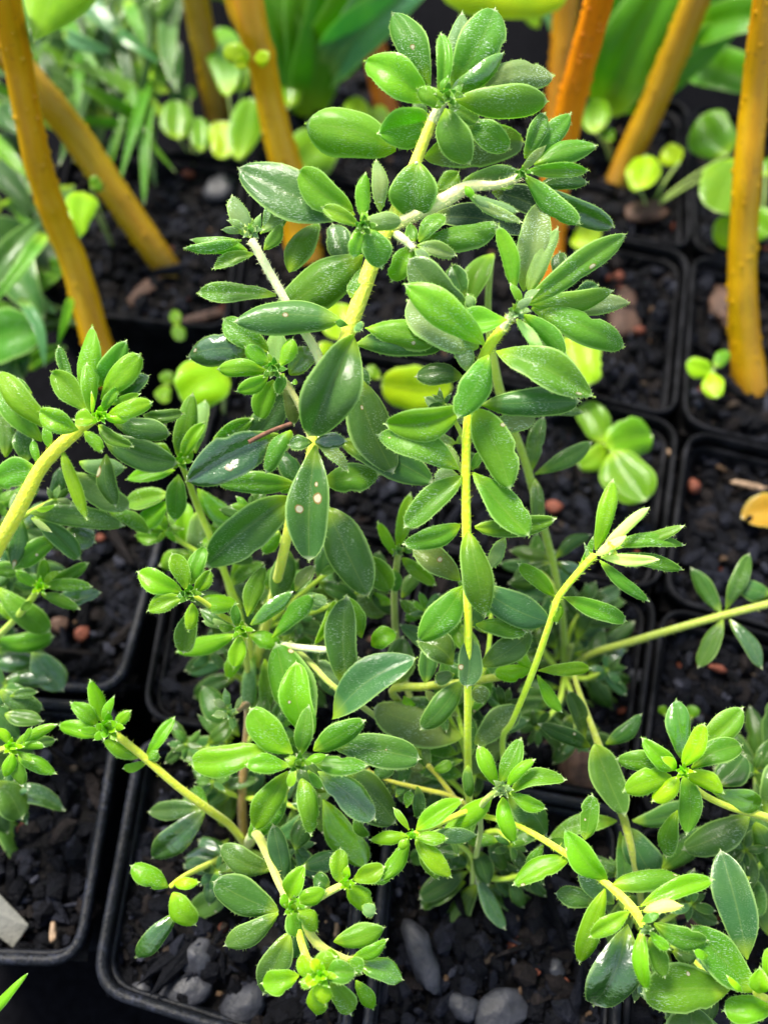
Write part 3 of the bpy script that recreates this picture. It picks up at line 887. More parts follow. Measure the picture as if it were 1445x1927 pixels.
# plant behind it on the left
c = plant(452, 1330, 'seedling with three small bright rosettes low in the centre left, woody foot hidden')
shoot(c, [(462, 1330, -.09, 9), (455, 1180, .25, 9), (420, 1070, .40, 8), (375, 960, .50, 8), (355, 905, .58, 7), (340, 868, .64, 6)], '''
372 962 376 1046 48 s 3; 368 852 384 753 42 s 2; 372 920 452 992 45 v 1; 318 930 235 946 42 g 1; 205 960 282 1002 32 g 1; 322 942 258 998 40 y 1;
330 885 238 899 34 y; 338 866 364 741 45 g; 325 865 284 838 40 y; 336 893 330 979 44 g; 342 868 386 795 30 y; 345 872 362 846 18 y''',
      tint=GREEN_STEM, hairs=60, step=.007, lhairs=20, centre=(340, 868, 12, 'y'))
shoot(c, [(462, 1330, -.09, 8), (470, 1200, .42, 8), (420, 1160, .55, 7), (380, 1130, .61, 6), (357, 1118, .63, 6)], '''
447 1194 331 1226 38 y 1; 365 1140 346 1228 46 g; 378 1128 446 1136 40 y; 358 1100 384 1028 38 g; 345 1115 261 1077 48 y; 352 1112 325 1042 38 y;
345 1125 280 1149 38 y; 366 1115 396 1074 30 y; 362 1135 356 1186 28 y; 350 1120 335 1122 16 g''',
      tint=YEL_STEM, step=.007, lhairs=20, centre=(356, 1118, 14, 'g'))
shoot(c, [(462, 1330, -.09, 9), (466, 1260, .30, 7), (458, 1210, .48, 7), (455, 1190, .52, 6)], '''
478 1235 470 1335 32 s 4; 498 1240 500 1336 34 g 4; 475 1335 470 1240 34 g 4; 440 1185 378 1150 28 d 2; 440 1185 382 1170 20 s 1; 470 1195 528 1212 36 y 1;
455 1210 430 1276 32 y 1; 466 1160 497 1066 40 g; 513 1200 588 1121 40 g; 472 1176 549 1116 33 v -1; 441 1182 412 1178 18 g; 448 1180 442 1138 22 g; 452 1196 441 1256 36 y -1''',
      tint=YEL_STEM, hairs=30, step=.007, lhairs=20, centre=(455, 1186, 13, 'y'))
shoot(c, [(470, 1200, .40, 8), (540, 1215, .48, 8), (600, 1222, .50, 8), (636, 1222, .50, 7)], '''
592 1213 633 1130 30 y; 565 1128 612 1132 34 s; 556 1112 593 1066 30 o; 585 1125 615 1135 26 s; 700 1216 745 1190 44 y 4; 680 1200 655 1125 40 g 5''',
      tint=PALE_STEM, hairs=40, step=.006, lhairs=14)
shoot(c, [(545, 1210, .44, 7), (585, 1248, .46, 7), (620, 1285, .47, 7), (660, 1315, .44, 7), (720, 1360, .30, 7), (770, 1420, .05, 7)], '''
740 1290 760 1200 60 d 6; 700 1260 640 1250 40 b 5; 645 1300 600 1245 34 s 3; 654 1292 649 1124 66 d; 626 1353 779 1237 73 t -2''',
      tint=(.42, .5, .08), hairs=30, step=.006, lhairs=24)

# pot at the bottom centre
k = plant(462, 1592, 'seedling with the large star rosette in the lower centre and woody brown stem')
shoot(k, [(462, 1600, -.09, 10), (490, 1560, .15, 9), (535, 1490, .42, 9), (555, 1450, .52, 8), (563, 1436, .56, 7)], '''
585 1372 523 1212 88 g 4; 615 1490 560 1420 60 b 6; 640 1452 745 1548 80 d 3; 608 1505 688 1626 62 v 2; 668 1530 690 1576 24 g 2; 540 1490 468 1578 50 g 2;
587 1385 557 1246 62 y 1; 620 1402 788 1429 64 d 1; 598 1452 702 1542 60 w 0; 590 1412 685 1357 50 g; 503 1408 363 1438 60 y;
551 1418 471 1336 62 y; 542 1452 478 1560 57 y; 568 1465 584 1569 44 g; 588 1432 690 1441 40 g; 545 1442 464 1440 40 y;
567 1420 583 1328 38 g; 572 1434 613 1420 20 y -1; 580 1450 606 1483 20 g -1; 556 1448 544 1481 20 y -1; 562 1436 540 1430 22 y -2''',
      tint=YEL_STEM, hairs=30, step=.0085, lhairs=26, centre=(563, 1436, 14, 'g'), lp={7: [(.62, .55, .012)]})
shoot(k, [(462, 1600, -.09, 11), (455, 1500, .06, 11), (464, 1400, .16, 10), (466, 1330, .26, 9), (445, 1338, .33, 7), (433, 1341, .36, 6)], '''
450 1385 382 1292 52 d 3; 437 1395 352 1412 46 d 3; 420 1445 324 1405 52 d 4; 470 1500 482 1440 40 t 3; 420 1555 430 1466 54 d 1; 440 1390 375 1345 20 d 5;
428 1333 404 1318 18 s; 430 1330 424 1298 16 s; 430 1345 402 1346 16 s; 436 1348 438 1373 16 s; 442 1335 454 1312 12 s''',
      tint=BROWN_STEM, step=.005, centre=(433, 1341, 10, 's'), lhairs=8)
shoot(k, [(462, 1600, -.09, 9), (455, 1580, .05, 9), (430, 1550, .17, 9), (395, 1525, .25, 10), (332, 1478, .32, 9), (275, 1428, .37, 9), (228, 1390, .40, 9), (200, 1372, .41, 8)], '''
380 1522 283 1528 40 d 3; 387 1524 290 1610 57 w 1; 390 1512 366 1480 18 g; 280 1432 232 1447 20 y; 275 1425 328 1351 26 y; 277 1428 298 1414 24 g -1;
262 1426 195 1394 34 y; 186 1385 110 1366 34 y; 196 1360 171 1281 33 y; 184 1365 135 1323 34 y; 198 1362 214 1312 20 y; 215 1368 244 1339 24 y; 188 1374 152 1374 18 y''',
      tint=(.60, .64, .02), hairs=50, step=.006, lhairs=14, centre=(202, 1370, 20, 'y'))
shoot(k, [(462, 1600, -.09, 7), (430, 1610, .02, 7), (385, 1630, .14, 7), (345, 1650, .23, 6), (322, 1668, .27, 6)], '''
430 1580 345 1662 52 t 3; 430 1682 360 1716 50 d 3; 445 1580 425 1640 40 w 4; 335 1715 255 1807 44 w 1; 317 1669 248 1630 44 y; 325 1680 366 1742 50 y -1; 328 1662 373 1660 24 Y''',
      tint=YEL_STEM, step=.007, lhairs=6)
shoot(k, [(462, 1600, -.09, 10), (478, 1568, .26, 11), (500, 1600, .35, 11), (522, 1655, .38, 9), (545, 1700, .40, 9), (562, 1725, .41, 10), (600, 1778, .40, 11), (645, 1802, .38, 8), (668, 1806, .37, 7)], '''
560 1740 560 1800 36 d 5; 480 1600 440 1570 50 d 5; 555 1600 575 1540 44 d 5; 568 1630 632 1605 40 t 4; 545 1755 497 1866 58 d 2; 512 1637 414 1595 52 d 1;
535 1665 513 1557 44 t 1; 524 1716 403 1660 66 d 1; 524 1719 424 1779 48 d 1; 628 1773 723 1744 46 g; 675 1815 757 1843 46 v; 665 1800 728 1768 28 y;
545 1690 575 1628 42 y; 540 1710 532 1682 20 y; 560 1700 612 1676 36 y; 547 1712 568 1762 42 g; 560 1712 598 1749 36 y; 552 1705 562 1690 16 Y -1;
552 1712 545 1698 14 Y -1; 640 1808 610 1795 30 y; 655 1805 680 1830 34 g''',
      tint=(.62, .62, .12), hairs=50, step=.006, lhairs=12, centre=(552, 1706, 13, 'y'))
shoot(k, [(556, 1722, .40, 9), (568, 1775, .42, 9), (585, 1820, .43, 9), (600, 1840, .43, 8)], '''
670 1845 702 1903 32 y 1; 598 1858 593 1913 44 y; 563 1836 494 1850 50 y; 622 1845 660 1907 46 g; 582 1842 568 1796 36 Y -1; 590 1850 566 1848 24 y -1;
600 1835 632 1800 52 y -1; 610 1838 668 1830 46 g -1; 605 1845 612 1890 40 Y -1; 600 1838 575 1850 26 Y -1; 600 1832 588 1805 24 Y -2''',
      tint=YEL_STEM, step=.006, lhairs=10, centre=(604, 1838, 17, 'Y'))
shoot(k, [(560, 1715, .40, 8), (590, 1695, .42, 9), (625, 1675, .43, 9), (648, 1664, .43, 8)], '''
620 1668 590 1650 34 d 3; 690 1655 735 1652 24 g 1; 640 1662 640 1597 40 y; 652 1668 695 1712 46 y; 664 1655 722 1632 40 y; 680 1705 706 1718 28 s; 655 1652 655 1630 16 Y''',
      tint=(.6, .66, .1), step=.006, lhairs=10, centre=(652, 1662, 10, 'Y'))

# left edge plants
g = plant(-110, 1290, 'bright seedling leaning in from the left edge, rosette of narrow upright leaves above')
shoot(g, [(-120, 1300, -.09, 14), (-80, 1180, .3, 15), (0, 1025, .56, 17), (40, 952, .64, 18), (74, 886, .69, 16), (110, 843, .73, 16), (150, 808, .76, 14), (178, 788, .78, 11)], '''
120 1000 178 1020 56 w 6; 40 990 120 960 50 w 6; -15 1075 42 1070 34 g 3; 108 1010 28 1064 46 g 3; 65 972 150 1052 42 d 2; 58 965 228 990 46 d 1; 40 975 26 1068 38 t 1;
50 870 42 802 40 d 3; 12 860 4 755 38 d 3; 80 830 -8 725 46 g 2; 137 890 240 957 56 s 1; 200 855 218 952 40 d 1; 150 870 235 880 40 s 3; 60 740 35 712 14 g;
106 812 -2 701 50 y; 75 876 62 828 18 y -1; 72 884 -14 905 60 g -1; 118 850 165 977 28 y -1; 95 845 88 800 20 y; 60 975 95 1000 14 s -2; 70 960 105 950 12 y -2;
195 820 336 870 58 d 1; 270 782 343 778 28 d 2; 215 798 322 815 50 d 1; 160 812 192 848 26 y -1;
132 722 112 652 24 g; 185 728 238 643 50 g; 225 752 279 706 40 d; 168 770 173 614 45 y; 191 752 262 667 52 y; 165 775 97 700 50 y;
186 800 250 840 28 g -1; 148 808 74 775 48 y -1; 205 780 285 757 38 y -1; 205 762 262 742 18 y; 170 775 165 685 34 y -1; 192 775 222 730 22 y; 197 786 240 791 18 Y -1;
174 780 173 740 9 Y -2; 177 792 142 791 36 y -3''',
      tint=(0.90, 0.90, 0.03), hairs=120, step=.0035, lhairs=20, centre=(188, 783, 13, 'Y'), spread=.1, lp={6: [(.98, .5, .12)], 11: [(.3, .05, .09)]})
shoot(g, [(-120, 1300, -.09, 8), (-40, 1230, .10, 8), (20, 1175, .30, 8), (60, 1128, .40, 8), (75, 1103, .43, 7)], '''
0 1240 90 1240 44 d 3; 60 1228 118 1298 60 w 3; -12 1225 68 1215 36 d 2; 108 1130 191 1115 36 w 2; -14 1202 98 1200 42 g 1; -5 1105 93 1189 52 g 1;
20 1165 0 1135 20 y; 85 1095 163 1062 28 g; 78 1118 150 1145 25 g; 83 1103 172 1104 27 g; 74 1105 84 1052 26 y; 68 1102 30 1075 24 y; 85 1096 112 1076 16 y; 60 1130 40 1148 18 g''',
      tint=GREEN_STEM, step=.006, lhairs=8, centre=(75, 1104, 11, 'Y'))
i_ = plant(-90, 1480, 'small bright rosette seedling low at the left edge above dark wet leaves')
shoot(i_, [(-100, 1480, -.09, 7), (-60, 1440, .2, 7), (-10, 1415, .34, 7), (22, 1405, .40, 6)], '''
0 1300 80 1335 44 d 5; -30 1320 38 1388 46 t 4; 20 1310 70 1302 22 d 5; 10 1345 80 1358 36 d 5; -10 1500 121 1522 42 w 4; -20 1520 60 1628 56 d 4; -10 1470 40 1540 60 d 4; 60 1405 104 1392 24 d 1;
35 1420 106 1457 32 y; 28 1425 46 1476 30 g; 27 1405 108 1362 25 y; 25 1415 9 1463 27 y; 20 1400 -5 1372 22 Y; 30 1408 83 1405 18 y; 45 1400 58 1371 14 y; 32 1414 62 1432 13 y''',
      tint=YEL_STEM, step=.006, lhairs=4, centre=(22, 1405, 12, 'Y'))

# right centre plant: the straight bright stem
s = plant(885, 1620, 'seedling with one straight yellow-green stem right of centre, pointed grey-green rosette on top')
shoot(s, [(886, 1620, -.09, 8), (882, 1500, .20, 9), (880, 1420, .36, 9), (880, 1340, .48, 9), (880, 1180, .64, 10), (878, 1010, .76, 11), (876, 895, .83, 11), (881, 785, .89, 11), (900, 700, .92, 12), (918, 655, .945, 13), (942, 622, .96, 12), (958, 600, .97, 10)], '''
895 1500 890 1448 30 b 2; 882 1425 886 1350 32 d -1; 870 1386 702 1335 76 o 3; 893 1400 976 1330 56 o 2; 870 1430 795 1460 24 d 2; 895 1290 908 1322 40 o 2; 800 1285 802 1215 38 d 4;
866 1282 793 1371 52 d; 855 1268 820 1283 28 d; 852 1250 788 1206 60 d 1; 903 1253 998 1188 56 d 1; 883 1194 877 1290 52 t -2; 895 1175 990 1188 38 g; 905 1108 1035 1172 66 t 1;
871 1103 788 1206 62 g; 866 1092 778 1030 56 o 2; 950 1012 925 1068 30 s 3; 880 1001 912 1157 60 g -3; 866 988 761 1024 46 g; 893 992 1045 979 44 g;
890 890 990 1010 62 g -1; 869 896 762 990 56 g; 862 893 818 905 34 s 3; 888 885 905 850 20 g 2; 868 890 838 838 22 s 3; 863 882 711 817 60 g; 930 802 1007 779 50 s 1;
894 769 959 920 75 g -2; 872 768 725 798 64 y; 870 708 783 706 46 b 3; 906 762 1089 755 58 d 1; 933 661 1115 747 70 g 0; 900 655 768 565 92 s 2;
918 668 864 783 62 g -3; 911 648 763 536 66 y -1; 886 585 770 488 72 d 4; 880 700 865 640 40 s 3; 875 560 850 500 46 d 6; 890 585 880 555 22 s 3''',
      tint=(0.80, 0.95, 0.010), hairs=300, step=.003, lhairs=30, spread=.05,
      lp={11: [(.62, .12, .05)], 15: [(.5, .4, .05)], 25: [(.86, .55, .015)], 12: [(.95, .6, .04)]})
shoot(s, [(940, 624, .96, 9), (955, 603, .975, 9), (968, 588, .99, 8)], '''
1060 525 1052 475 36 d 4; 1075 560 1125 535 30 d 4; 1040 592 1187 567 46 s 2; 985 600 1078 712 56 s 1; 984 548 1018 381 62 s; 1000 580 1181 648 60 g;
995 552 1049 432 40 s; 990 570 1154 547 48 g; 985 575 1178 441 54 g; 985 592 1061 668 40 g; 968 548 940 428 38 y; 955 602 858 610 54 y -1;
972 600 1024 664 24 W -1; 980 572 962 535 18 y -1; 985 572 1012 545 16 s -1; 970 590 1000 560 18 s -2''',
      tint=PALE_STEM, hairs=60, step=.007, lhairs=24, centre=(972, 585, 14, 's'))
# twin-leaf side shoot
shoot(s, [(886, 1620, -.09, 7), (800, 1400, .05, 7), (752, 1240, .18, 8), (742, 1140, .34, 8), (745, 1075, .44, 8), (750, 1038, .49, 8)], '''
738 1135 692 1118 24 y 1; 756 1125 792 1075 28 d 1; 758 1132 800 1158 30 g; 790 1150 764 1166 22 g; 756 1050 819 1099 30 g; 742 1068 743 1114 24 g -1;
748 1034 772 930 32 y; 745 1046 712 984 23 y; 758 1036 778 1030 18 g -1''',
      tint=(.45, .52, .10), hairs=60, step=.005, lhairs=12, centre=(750, 1036, 9, 's'))

# forked shoot on the right and the dark growth behind it
t = plant(1040, 1400, 'seedling right of the straight stem, forked shoot with finger-like upturned pale leaves')
shoot(t, [(960, 1520, -.09, 6), (945, 1400, .28, 7), (965, 1355, .40, 7), (1003, 1262, .53, 8), (1040, 1155, .65, 8), (1050, 1125, .67, 8), (1085, 1080, .70, 8), (1118, 1045, .72, 9)], '''
1008 1252 930 1268 36 y 2; 1002 1258 968 1218 26 y 1; 1012 1262 1111 1257 29 y; 1010 1270 1056 1339 27 y; 1045 1124 976 1062 35 y; 1058 1124 1181 1167 40 g; 1046 1126 1048 1172 29 y -1;
1060 1105 1112 1012 17 g 1; 1104 1052 1100 1024 8 s; 1150 1025 1287 1022 30 g; 1150 1045 1283 1072 30 g; 1140 1025 1283 993 27 g; 1120 1035 1155 905 37 y; 1128 1055 1222 1130 27 g;
1135 1030 1220 957 24 W -1; 1130 1048 1235 1052 26 W -1; 1120 1045 1175 1010 22 W -2''',
      tint=(0.68, 0.92, 0.010), hairs=90, step=.005, lhairs=14, spread=.12, centre=(1150, 1030, 12, 'W'))
shoot(t, [(1062, 1270, -.09, 8), (1058, 1160, .18, 8), (1040, 1060, .32, 9), (1005, 930, .45, 10), (985, 860, .52, 10), (950, 770, .60, 11), (930, 690, .66, 11), (918, 580, .72, 8), (925, 480, .76, 7)], '''
1045 1050 1110 1004 28 b; 1040 1050 960 1034 28 b; 1048 1058 1097 1078 28 w; 1035 1058 965 1090 26 b; 1006 892 1112 832 37 d; 1000 885 1022 785 36 d; 1005 900 1010 992 29 d; 960 790 1095 772 30 d; 928 478 884 575 52 g -1; 900 880 870 850 26 d''',
      tint=(0.30, 0.44, 0.015), hairs=30, step=.004)
shoot(t, [(1062, 1270, -.09, 8), (1068, 1240, .0, 8), (1075, 1215, .08, 7)], '''
1070 1240 1192 1170 42 b; 1080 1250 1195 1288 32 w; 1095 1285 1182 1325 32 b; 1050 1240 1072 1130 42 b; 1085 1200 1130 1110 36 b; 1030 1260 990 1200 50 b; 1080 1230 1180 1225 30 b; 1060 1260 1040 1330 40 b; 1000 1300 1010 1400 50 b; 1045 1220 1000 1150 40 b; 1100 1300 1175 1345 34 b; 1090 1150 1120 1095 30 b''',
      tint=OLIVE_STEM, step=.004)
shoot(t, [(1062, 1270, -.09, 7), (1110, 1232, .06, 8), (1180, 1210, .14, 9), (1260, 1186, .20, 9), (1360, 1158, .25, 9), (1450, 1135, .28, 9), (1540, 1110, .28, 8)], '''
1450 1118 1382 1100 42 d; 1356 1155 1300 1070 36 d; 1364 1150 1410 1043 34 d; 1360 1164 1314 1256 38 d; 1372 1166 1430 1258 33 w''',
      tint=(0.36, 0.42, 0.030), hairs=60, step=.004)
shoot(t, [(870, 1420, .10, 7), (740, 1308, .34, 9), (800, 1292, .38, 10), (870, 1285, .40, 10), (960, 1270, .40, 9), (1002, 1262, .42, 7)], '''
760 1310 780 1350 28 y; 830 1290 835 1240 24 d''', tint=(0.36, 0.42, 0.015), hairs=60, step=.004)

# front right plant: two rosettes, low fern-like foot, long arching stem
z = plant(888, 1690, 'low seedling with dark drooping foot leaves and a long stem arching to the lower right')
shoot(z, [(888, 1690, -.09, 7), (892, 1630, .05, 7), (903, 1570, .22, 6), (905, 1520, .38, 7), (925, 1496, .44, 8), (942, 1487, .46, 9)], '''
895 1505 870 1580 30 g 4; 880 1440 885 1500 24 d 4; 958 1498 1030 1572 58 d 2; 925 1500 835 1567 42 y 1; 940 1475 979 1391 40 g; 958 1492 1024 1520 31 y; 960 1490 1062 1464 35 g;
934 1480 902 1406 34 y; 945 1500 967 1586 36 y; 953 1482 1004 1430 24 y; 945 1480 930 1470 14 s''',
      tint=(.5, .62, .10), step=.006, lhairs=14, centre=(944, 1486, 12, 's'))
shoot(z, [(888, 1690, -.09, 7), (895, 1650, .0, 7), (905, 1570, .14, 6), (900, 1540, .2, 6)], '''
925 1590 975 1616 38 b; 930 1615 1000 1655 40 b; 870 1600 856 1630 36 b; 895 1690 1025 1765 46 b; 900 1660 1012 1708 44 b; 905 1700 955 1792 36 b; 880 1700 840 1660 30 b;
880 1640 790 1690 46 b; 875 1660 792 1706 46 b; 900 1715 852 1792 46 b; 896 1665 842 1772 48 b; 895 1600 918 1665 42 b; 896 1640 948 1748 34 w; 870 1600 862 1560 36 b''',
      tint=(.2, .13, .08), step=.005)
shoot(z, [(905, 1520, .36, 6), (870, 1530, .38, 7), (825, 1550, .42, 7), (790, 1566, .44, 7), (776, 1571, .45, 8)], '''
765 1520 772 1488 20 g 2; 785 1480 787 1538 27 d 2; 770 1562 742 1522 16 y; 808 1570 896 1572 32 s 2; 785 1585 826 1656 28 g 1; 768 1572 697 1580 28 y; 783 1562 867 1504 40 y;
782 1578 849 1650 40 y; 768 1580 718 1656 35 y; 780 1575 839 1576 27 y; 770 1576 752 1598 20 y -1''',
      tint=YEL_STEM, step=.006, lhairs=12, centre=(775, 1571, 8, 'Y'))
shoot(z, [(888, 1640, -.05, 5), (880, 1530, .22, 6), (850, 1500, .27, 6), (790, 1484, .30, 6), (735, 1470, .33, 5), (690, 1450, .34, 5)], '''
745 1500 760 1470 22 d; 700 1462 740 1440 36 d''', tint=(.45, .42, .02), hairs=30, step=.004)
shoot(z, [(880, 1530, .22, 5), (850, 1495, .26, 6), (825, 1462, .28, 6), (805, 1440, .30, 7)], '''
808 1450 800 1400 20 o; 800 1445 770 1440 20 o; 815 1450 850 1435 24 g''', tint=(.45, .42, .02), step=.004)
shoot(z, [(905, 1535, .34, 6), (950, 1545, .38, 7), (990, 1562, .40, 7), (1060, 1604, .41, 8), (1140, 1662, .42, 9), (1190, 1710, .44, 11), (1214, 1752, .45, 8)], '''
1090 1595 1028 1585 30 g 4; 1120 1700 1046 1680 42 d 4; 1180 1740 1116 1888 86 w 3; 1265 1790 1310 1800 46 d 3; 1155 1700 1088 1632 42 s 3; 1100 1580 1113 1497 40 g 2; 1022 1590 990 1640 24 g;
1071 1615 967 1666 44 y; 1138 1672 1090 1812 46 y; 1142 1657 1063 1563 54 y; 1152 1666 1294 1652 44 g; 1205 1705 1340 1654 40 y; 1222 1764 1250 1838 38 g; 1230 1738 1332 1772 46 g;
1184 1715 1110 1762 36 y; 1206 1750 1215 1862 34 y; 1222 1752 1258 1786 22 y -1; 1210 1715 1281 1704 26 W -1; 1205 1735 1240 1720 18 g -2''',
      tint=(0.80, 0.93, 0.02), hairs=80, step=.005, lhairs=16, centre=(1214, 1748, 9, 's'), spread=.14)

# lower right plants
x = plant(1480, 1620, 'seedling with the lone glowing lime rosette at the right, below the olive stem')
shoot(x, [(1540, 1640, -.09, 9), (1500, 1570, .20, 10), (1440, 1538, .34, 10), (1370, 1518, .40, 8), (1315, 1490, .44, 8), (1285, 1456, .47, 8)], '''
1345 1478 1400 1420 60 b 4; 1420 1548 1462 1660 52 d 1; 1410 1535 1287 1600 60 d 1; 1275 1525 1255 1611 41 g 2; 1440 1530 1480 1430 60 d 4; 1340 1490 1432 1514 46 v 1; 1305 1410 1395 1333 56 g; 1245 1442 1160 1428 44 g;
1285 1432 1269 1317 50 v; 1290 1455 1291 1566 47 g; 1300 1445 1395 1402 52 g; 1262 1460 1173 1489 52 y; 1270 1448 1210 1392 42 y; 1290 1456 1360 1491 40 Y; 1276 1462 1228 1506 40 Y; 1285 1442 1324 1363 40 Y -1; 1270 1450 1245 1425 20 Y -1''',
      tint=YEL_STEM, step=.007, lhairs=14, centre=(1285, 1452, 11, 'Y'))
shoot(x, [(1540, 1640, -.09, 9), (1500, 1900, .20, 9), (1455, 1885, .38, 9), (1420, 1868, .42, 8)], '''
1445 1760 1424 1605 66 d 5; 1405 1805 1356 1604 76 t 3; 1290 1990 1300 1895 92 d 5; 1380 1960 1250 1900 60 d 6; 1372 1862 1211 1873 88 g 1; 1418 1868 1301 1742 74 g; 1455 1895 1362 1902 56 y;
1450 1960 1370 1930 60 y; 1432 1868 1428 1822 42 y; 1460 1860 1452 1780 44 y; 1395 1865 1370 1840 14 Y; 1330 1800 1305 1790 20 y 3''',
      tint=YEL_STEM, step=.008, lhairs=20)
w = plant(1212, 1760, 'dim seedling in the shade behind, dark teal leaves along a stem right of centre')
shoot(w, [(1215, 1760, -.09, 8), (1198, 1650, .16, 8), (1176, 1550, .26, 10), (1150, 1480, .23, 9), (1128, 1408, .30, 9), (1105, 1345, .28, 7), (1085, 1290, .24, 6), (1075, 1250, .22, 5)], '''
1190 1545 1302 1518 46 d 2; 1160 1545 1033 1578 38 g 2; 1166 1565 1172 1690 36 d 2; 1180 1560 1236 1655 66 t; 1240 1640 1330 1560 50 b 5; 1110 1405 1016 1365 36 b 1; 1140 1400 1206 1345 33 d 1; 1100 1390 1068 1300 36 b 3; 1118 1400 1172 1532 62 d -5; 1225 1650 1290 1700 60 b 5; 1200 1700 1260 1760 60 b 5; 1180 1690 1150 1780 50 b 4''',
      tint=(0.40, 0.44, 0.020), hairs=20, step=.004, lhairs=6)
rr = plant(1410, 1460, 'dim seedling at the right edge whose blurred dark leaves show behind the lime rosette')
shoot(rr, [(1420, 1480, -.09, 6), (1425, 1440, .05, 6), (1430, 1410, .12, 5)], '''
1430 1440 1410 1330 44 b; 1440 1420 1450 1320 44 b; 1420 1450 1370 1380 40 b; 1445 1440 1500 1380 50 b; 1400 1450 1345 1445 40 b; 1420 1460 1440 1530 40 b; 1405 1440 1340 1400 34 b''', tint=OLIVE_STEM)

# shorter side shoots that fill the middle of the plants
for (pl, ft, tp_, n_, sz, kd_) in (
    (c, (470, 1290, .0), (395, 1225, .22), 3, 80, 'dbt'), (c, (470, 1290, .0), (560, 1165, .30), 4, 82, 'dgd'), (c, (470, 1280, .05), (505, 1105, .36), 4, 84, 'dgo'),
    (c, (455, 1180, .25), (415, 1015, .40), 4, 76, 'gyd'), (c, (420, 1070, .35), (310, 1000, .42), 3, 70, 'gy'), (c, (470, 1290, .0), (600, 1270, .24), 4, 80, 'bdt'),
    (a, (500, 1180, .28), (640, 1060, .42), 4, 84, 'bdd'), (a, (500, 1180, .28), (705, 1100, .34), 4, 80, 'bdo'), (a, (536, 1030, .55), (470, 960, .58), 3, 70, 'dg'),
    (s, (882, 1500, .20), (835, 1330, .34), 4, 84, 'dgo'), (s, (882, 1500, .15), (945, 1330, .30), 4, 80, 'dbt'), (s, (880, 1420, .30), (800, 1150, .40), 4, 78, 'dgt'),
    (s, (882, 1500, .10), (760, 1390, .22), 4, 80, 'gdo'), (s, (880, 1340, .35), (925, 1130, .45), 4, 76, 'gdt'), (s, (876, 895, .75), (835, 760, .80), 2, 60, 'ds'),
    (t, (1062, 1270, -.05), (1110, 1130, .14), 4, 74, 'bdt'), (t, (1062, 1270, -.05), (1010, 1180, .14), 3, 76, 'bd'), (t, (1062, 1270, -.05), (1140, 1260, .10), 3, 74, 'btw'),
    (t, (1062, 1270, -.05), (1010, 1370, .12), 4, 74, 'bbd'), (t, (1058, 1160, .15), (1000, 1060, .22), 3, 66, 'btd'), (t, (1062, 1270, -.05), (1085, 1390, .10), 3, 70, 'bbt'),
    (k, (464, 1400, .14), (350, 1400, .22), 3, 72, 'bd'), (k, (455, 1500, .05), (400, 1470, .16), 3, 72, 'dbt'), (k, (455, 1500, .05), (590, 1530, .18), 4, 82, 'bdt'),
    (k, (462, 1600, -.05), (410, 1640, .10), 3, 76, 'btw'), (k, (464, 1400, .16), (520, 1370, .28), 3, 76, 'dgb'), (k, (462, 1600, -.05), (560, 1590, .2), 3, 76, 'bdt'),
    (z, (895, 1650, .0), (850, 1580, .2), 3, 66, 'bdg'), (z, (905, 1570, .14), (960, 1590, .22), 3, 66, 'bdg'), (z, (888, 1640, .0), (740, 1480, .18), 3, 66, 'bd'), (z, (895, 1650, .0), (1000, 1640, .1), 3, 66, 'b'),
    (w, (1215, 1760, -.05), (1300, 1700, .14), 3, 84, 'bdt'), (w, (1215, 1760, -.05), (1340, 1850, .16), 3, 84, 'bdt'), (w, (1215, 1760, -.05), (1160, 1640, .14), 3, 70, 'bd'), (w, (1215, 1760, -.05), (1200, 1850, .16), 3, 84, 'wdb'),
    (x, (1500, 1570, .15), (1400, 1600, .22), 3, 84, 'bd'), (x, (1500, 1570, .10), (1380, 1680, .20), 4, 88, 'bdt'), (x, (1500, 1570, .10), (1420, 1450, .2), 3, 80, 'bd'),
    (g, (-80, 1180, .2), (20, 1080, .34), 3, 90, 'dtw'), (g, (-80, 1180, .1), (80, 1010, .32), 4, 86, 'dtw'), (g, (0, 1025, .5), (105, 940, .56), 3, 70, 'ds'), (g, (-80, 1180, .1), (10, 1290, .2), 3, 90, 'dtw'), (g, (-60, 1140, .2), (-5, 940, .45), 4, 90, 'dg'),
    (i_, (-100, 1480, -.05), (10, 1350, .16), 4, 84, 'bdt'), (i_, (-100, 1480, -.05), (20, 1500, .14), 3, 84, 'btw'),
):
    sprig(pl, ft, tp_, n_, sz, kd_)

# ------------------------------------------------------------------ yellow canes
def cane(pts, tint, label, buds=(), knots=None, bumps=80):
    q = []
    for (x_, y_, z_, r_) in pts:
        p = P(x_, y_, z_)
        q.append((p, 0.87 * r_ * depth(p) / FPX))
    o = thing('cane', q[0][0], label, 'plant cane', 'thick yellow canes standing in the pots')
    tube('stalk', q, CANE, o, tint, n=9, ns=18, lumps=.07, knots=knots, bumps=bumps)
    for (bx, by, tx, ty, wd, kd, zz) in buds:
        leaf(o, P(bx, by, zz), P(tx, ty, zz + .02), wd, kd, shape='round', name='sprout', lobes=4, roll=0)
    return o
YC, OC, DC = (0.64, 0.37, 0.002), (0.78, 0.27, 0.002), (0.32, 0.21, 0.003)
cane([(212, 720, -.09, 32), (182, 640, .02, 31), (142, 500, .22, 30), (102, 400, .38, 30), (68, 290, .55, 30), (36, 120, .78, 31), (8, -30, .98, 32), (-10, -140, 1.1, 32)], YC, 'yellow cane at the far left, nearest and longest of the left pair', knots=[(.45, .06)])
cane([(325, 520, -.09, 30), (290, 470, .0, 30), (225, 375, .14, 31), (150, 265, .30, 32), (75, 170, .46, 33), (-20, 60, .6, 34)], (0.40, 0.26, .003), 'dull yellow cane leaning behind the nearest left cane')
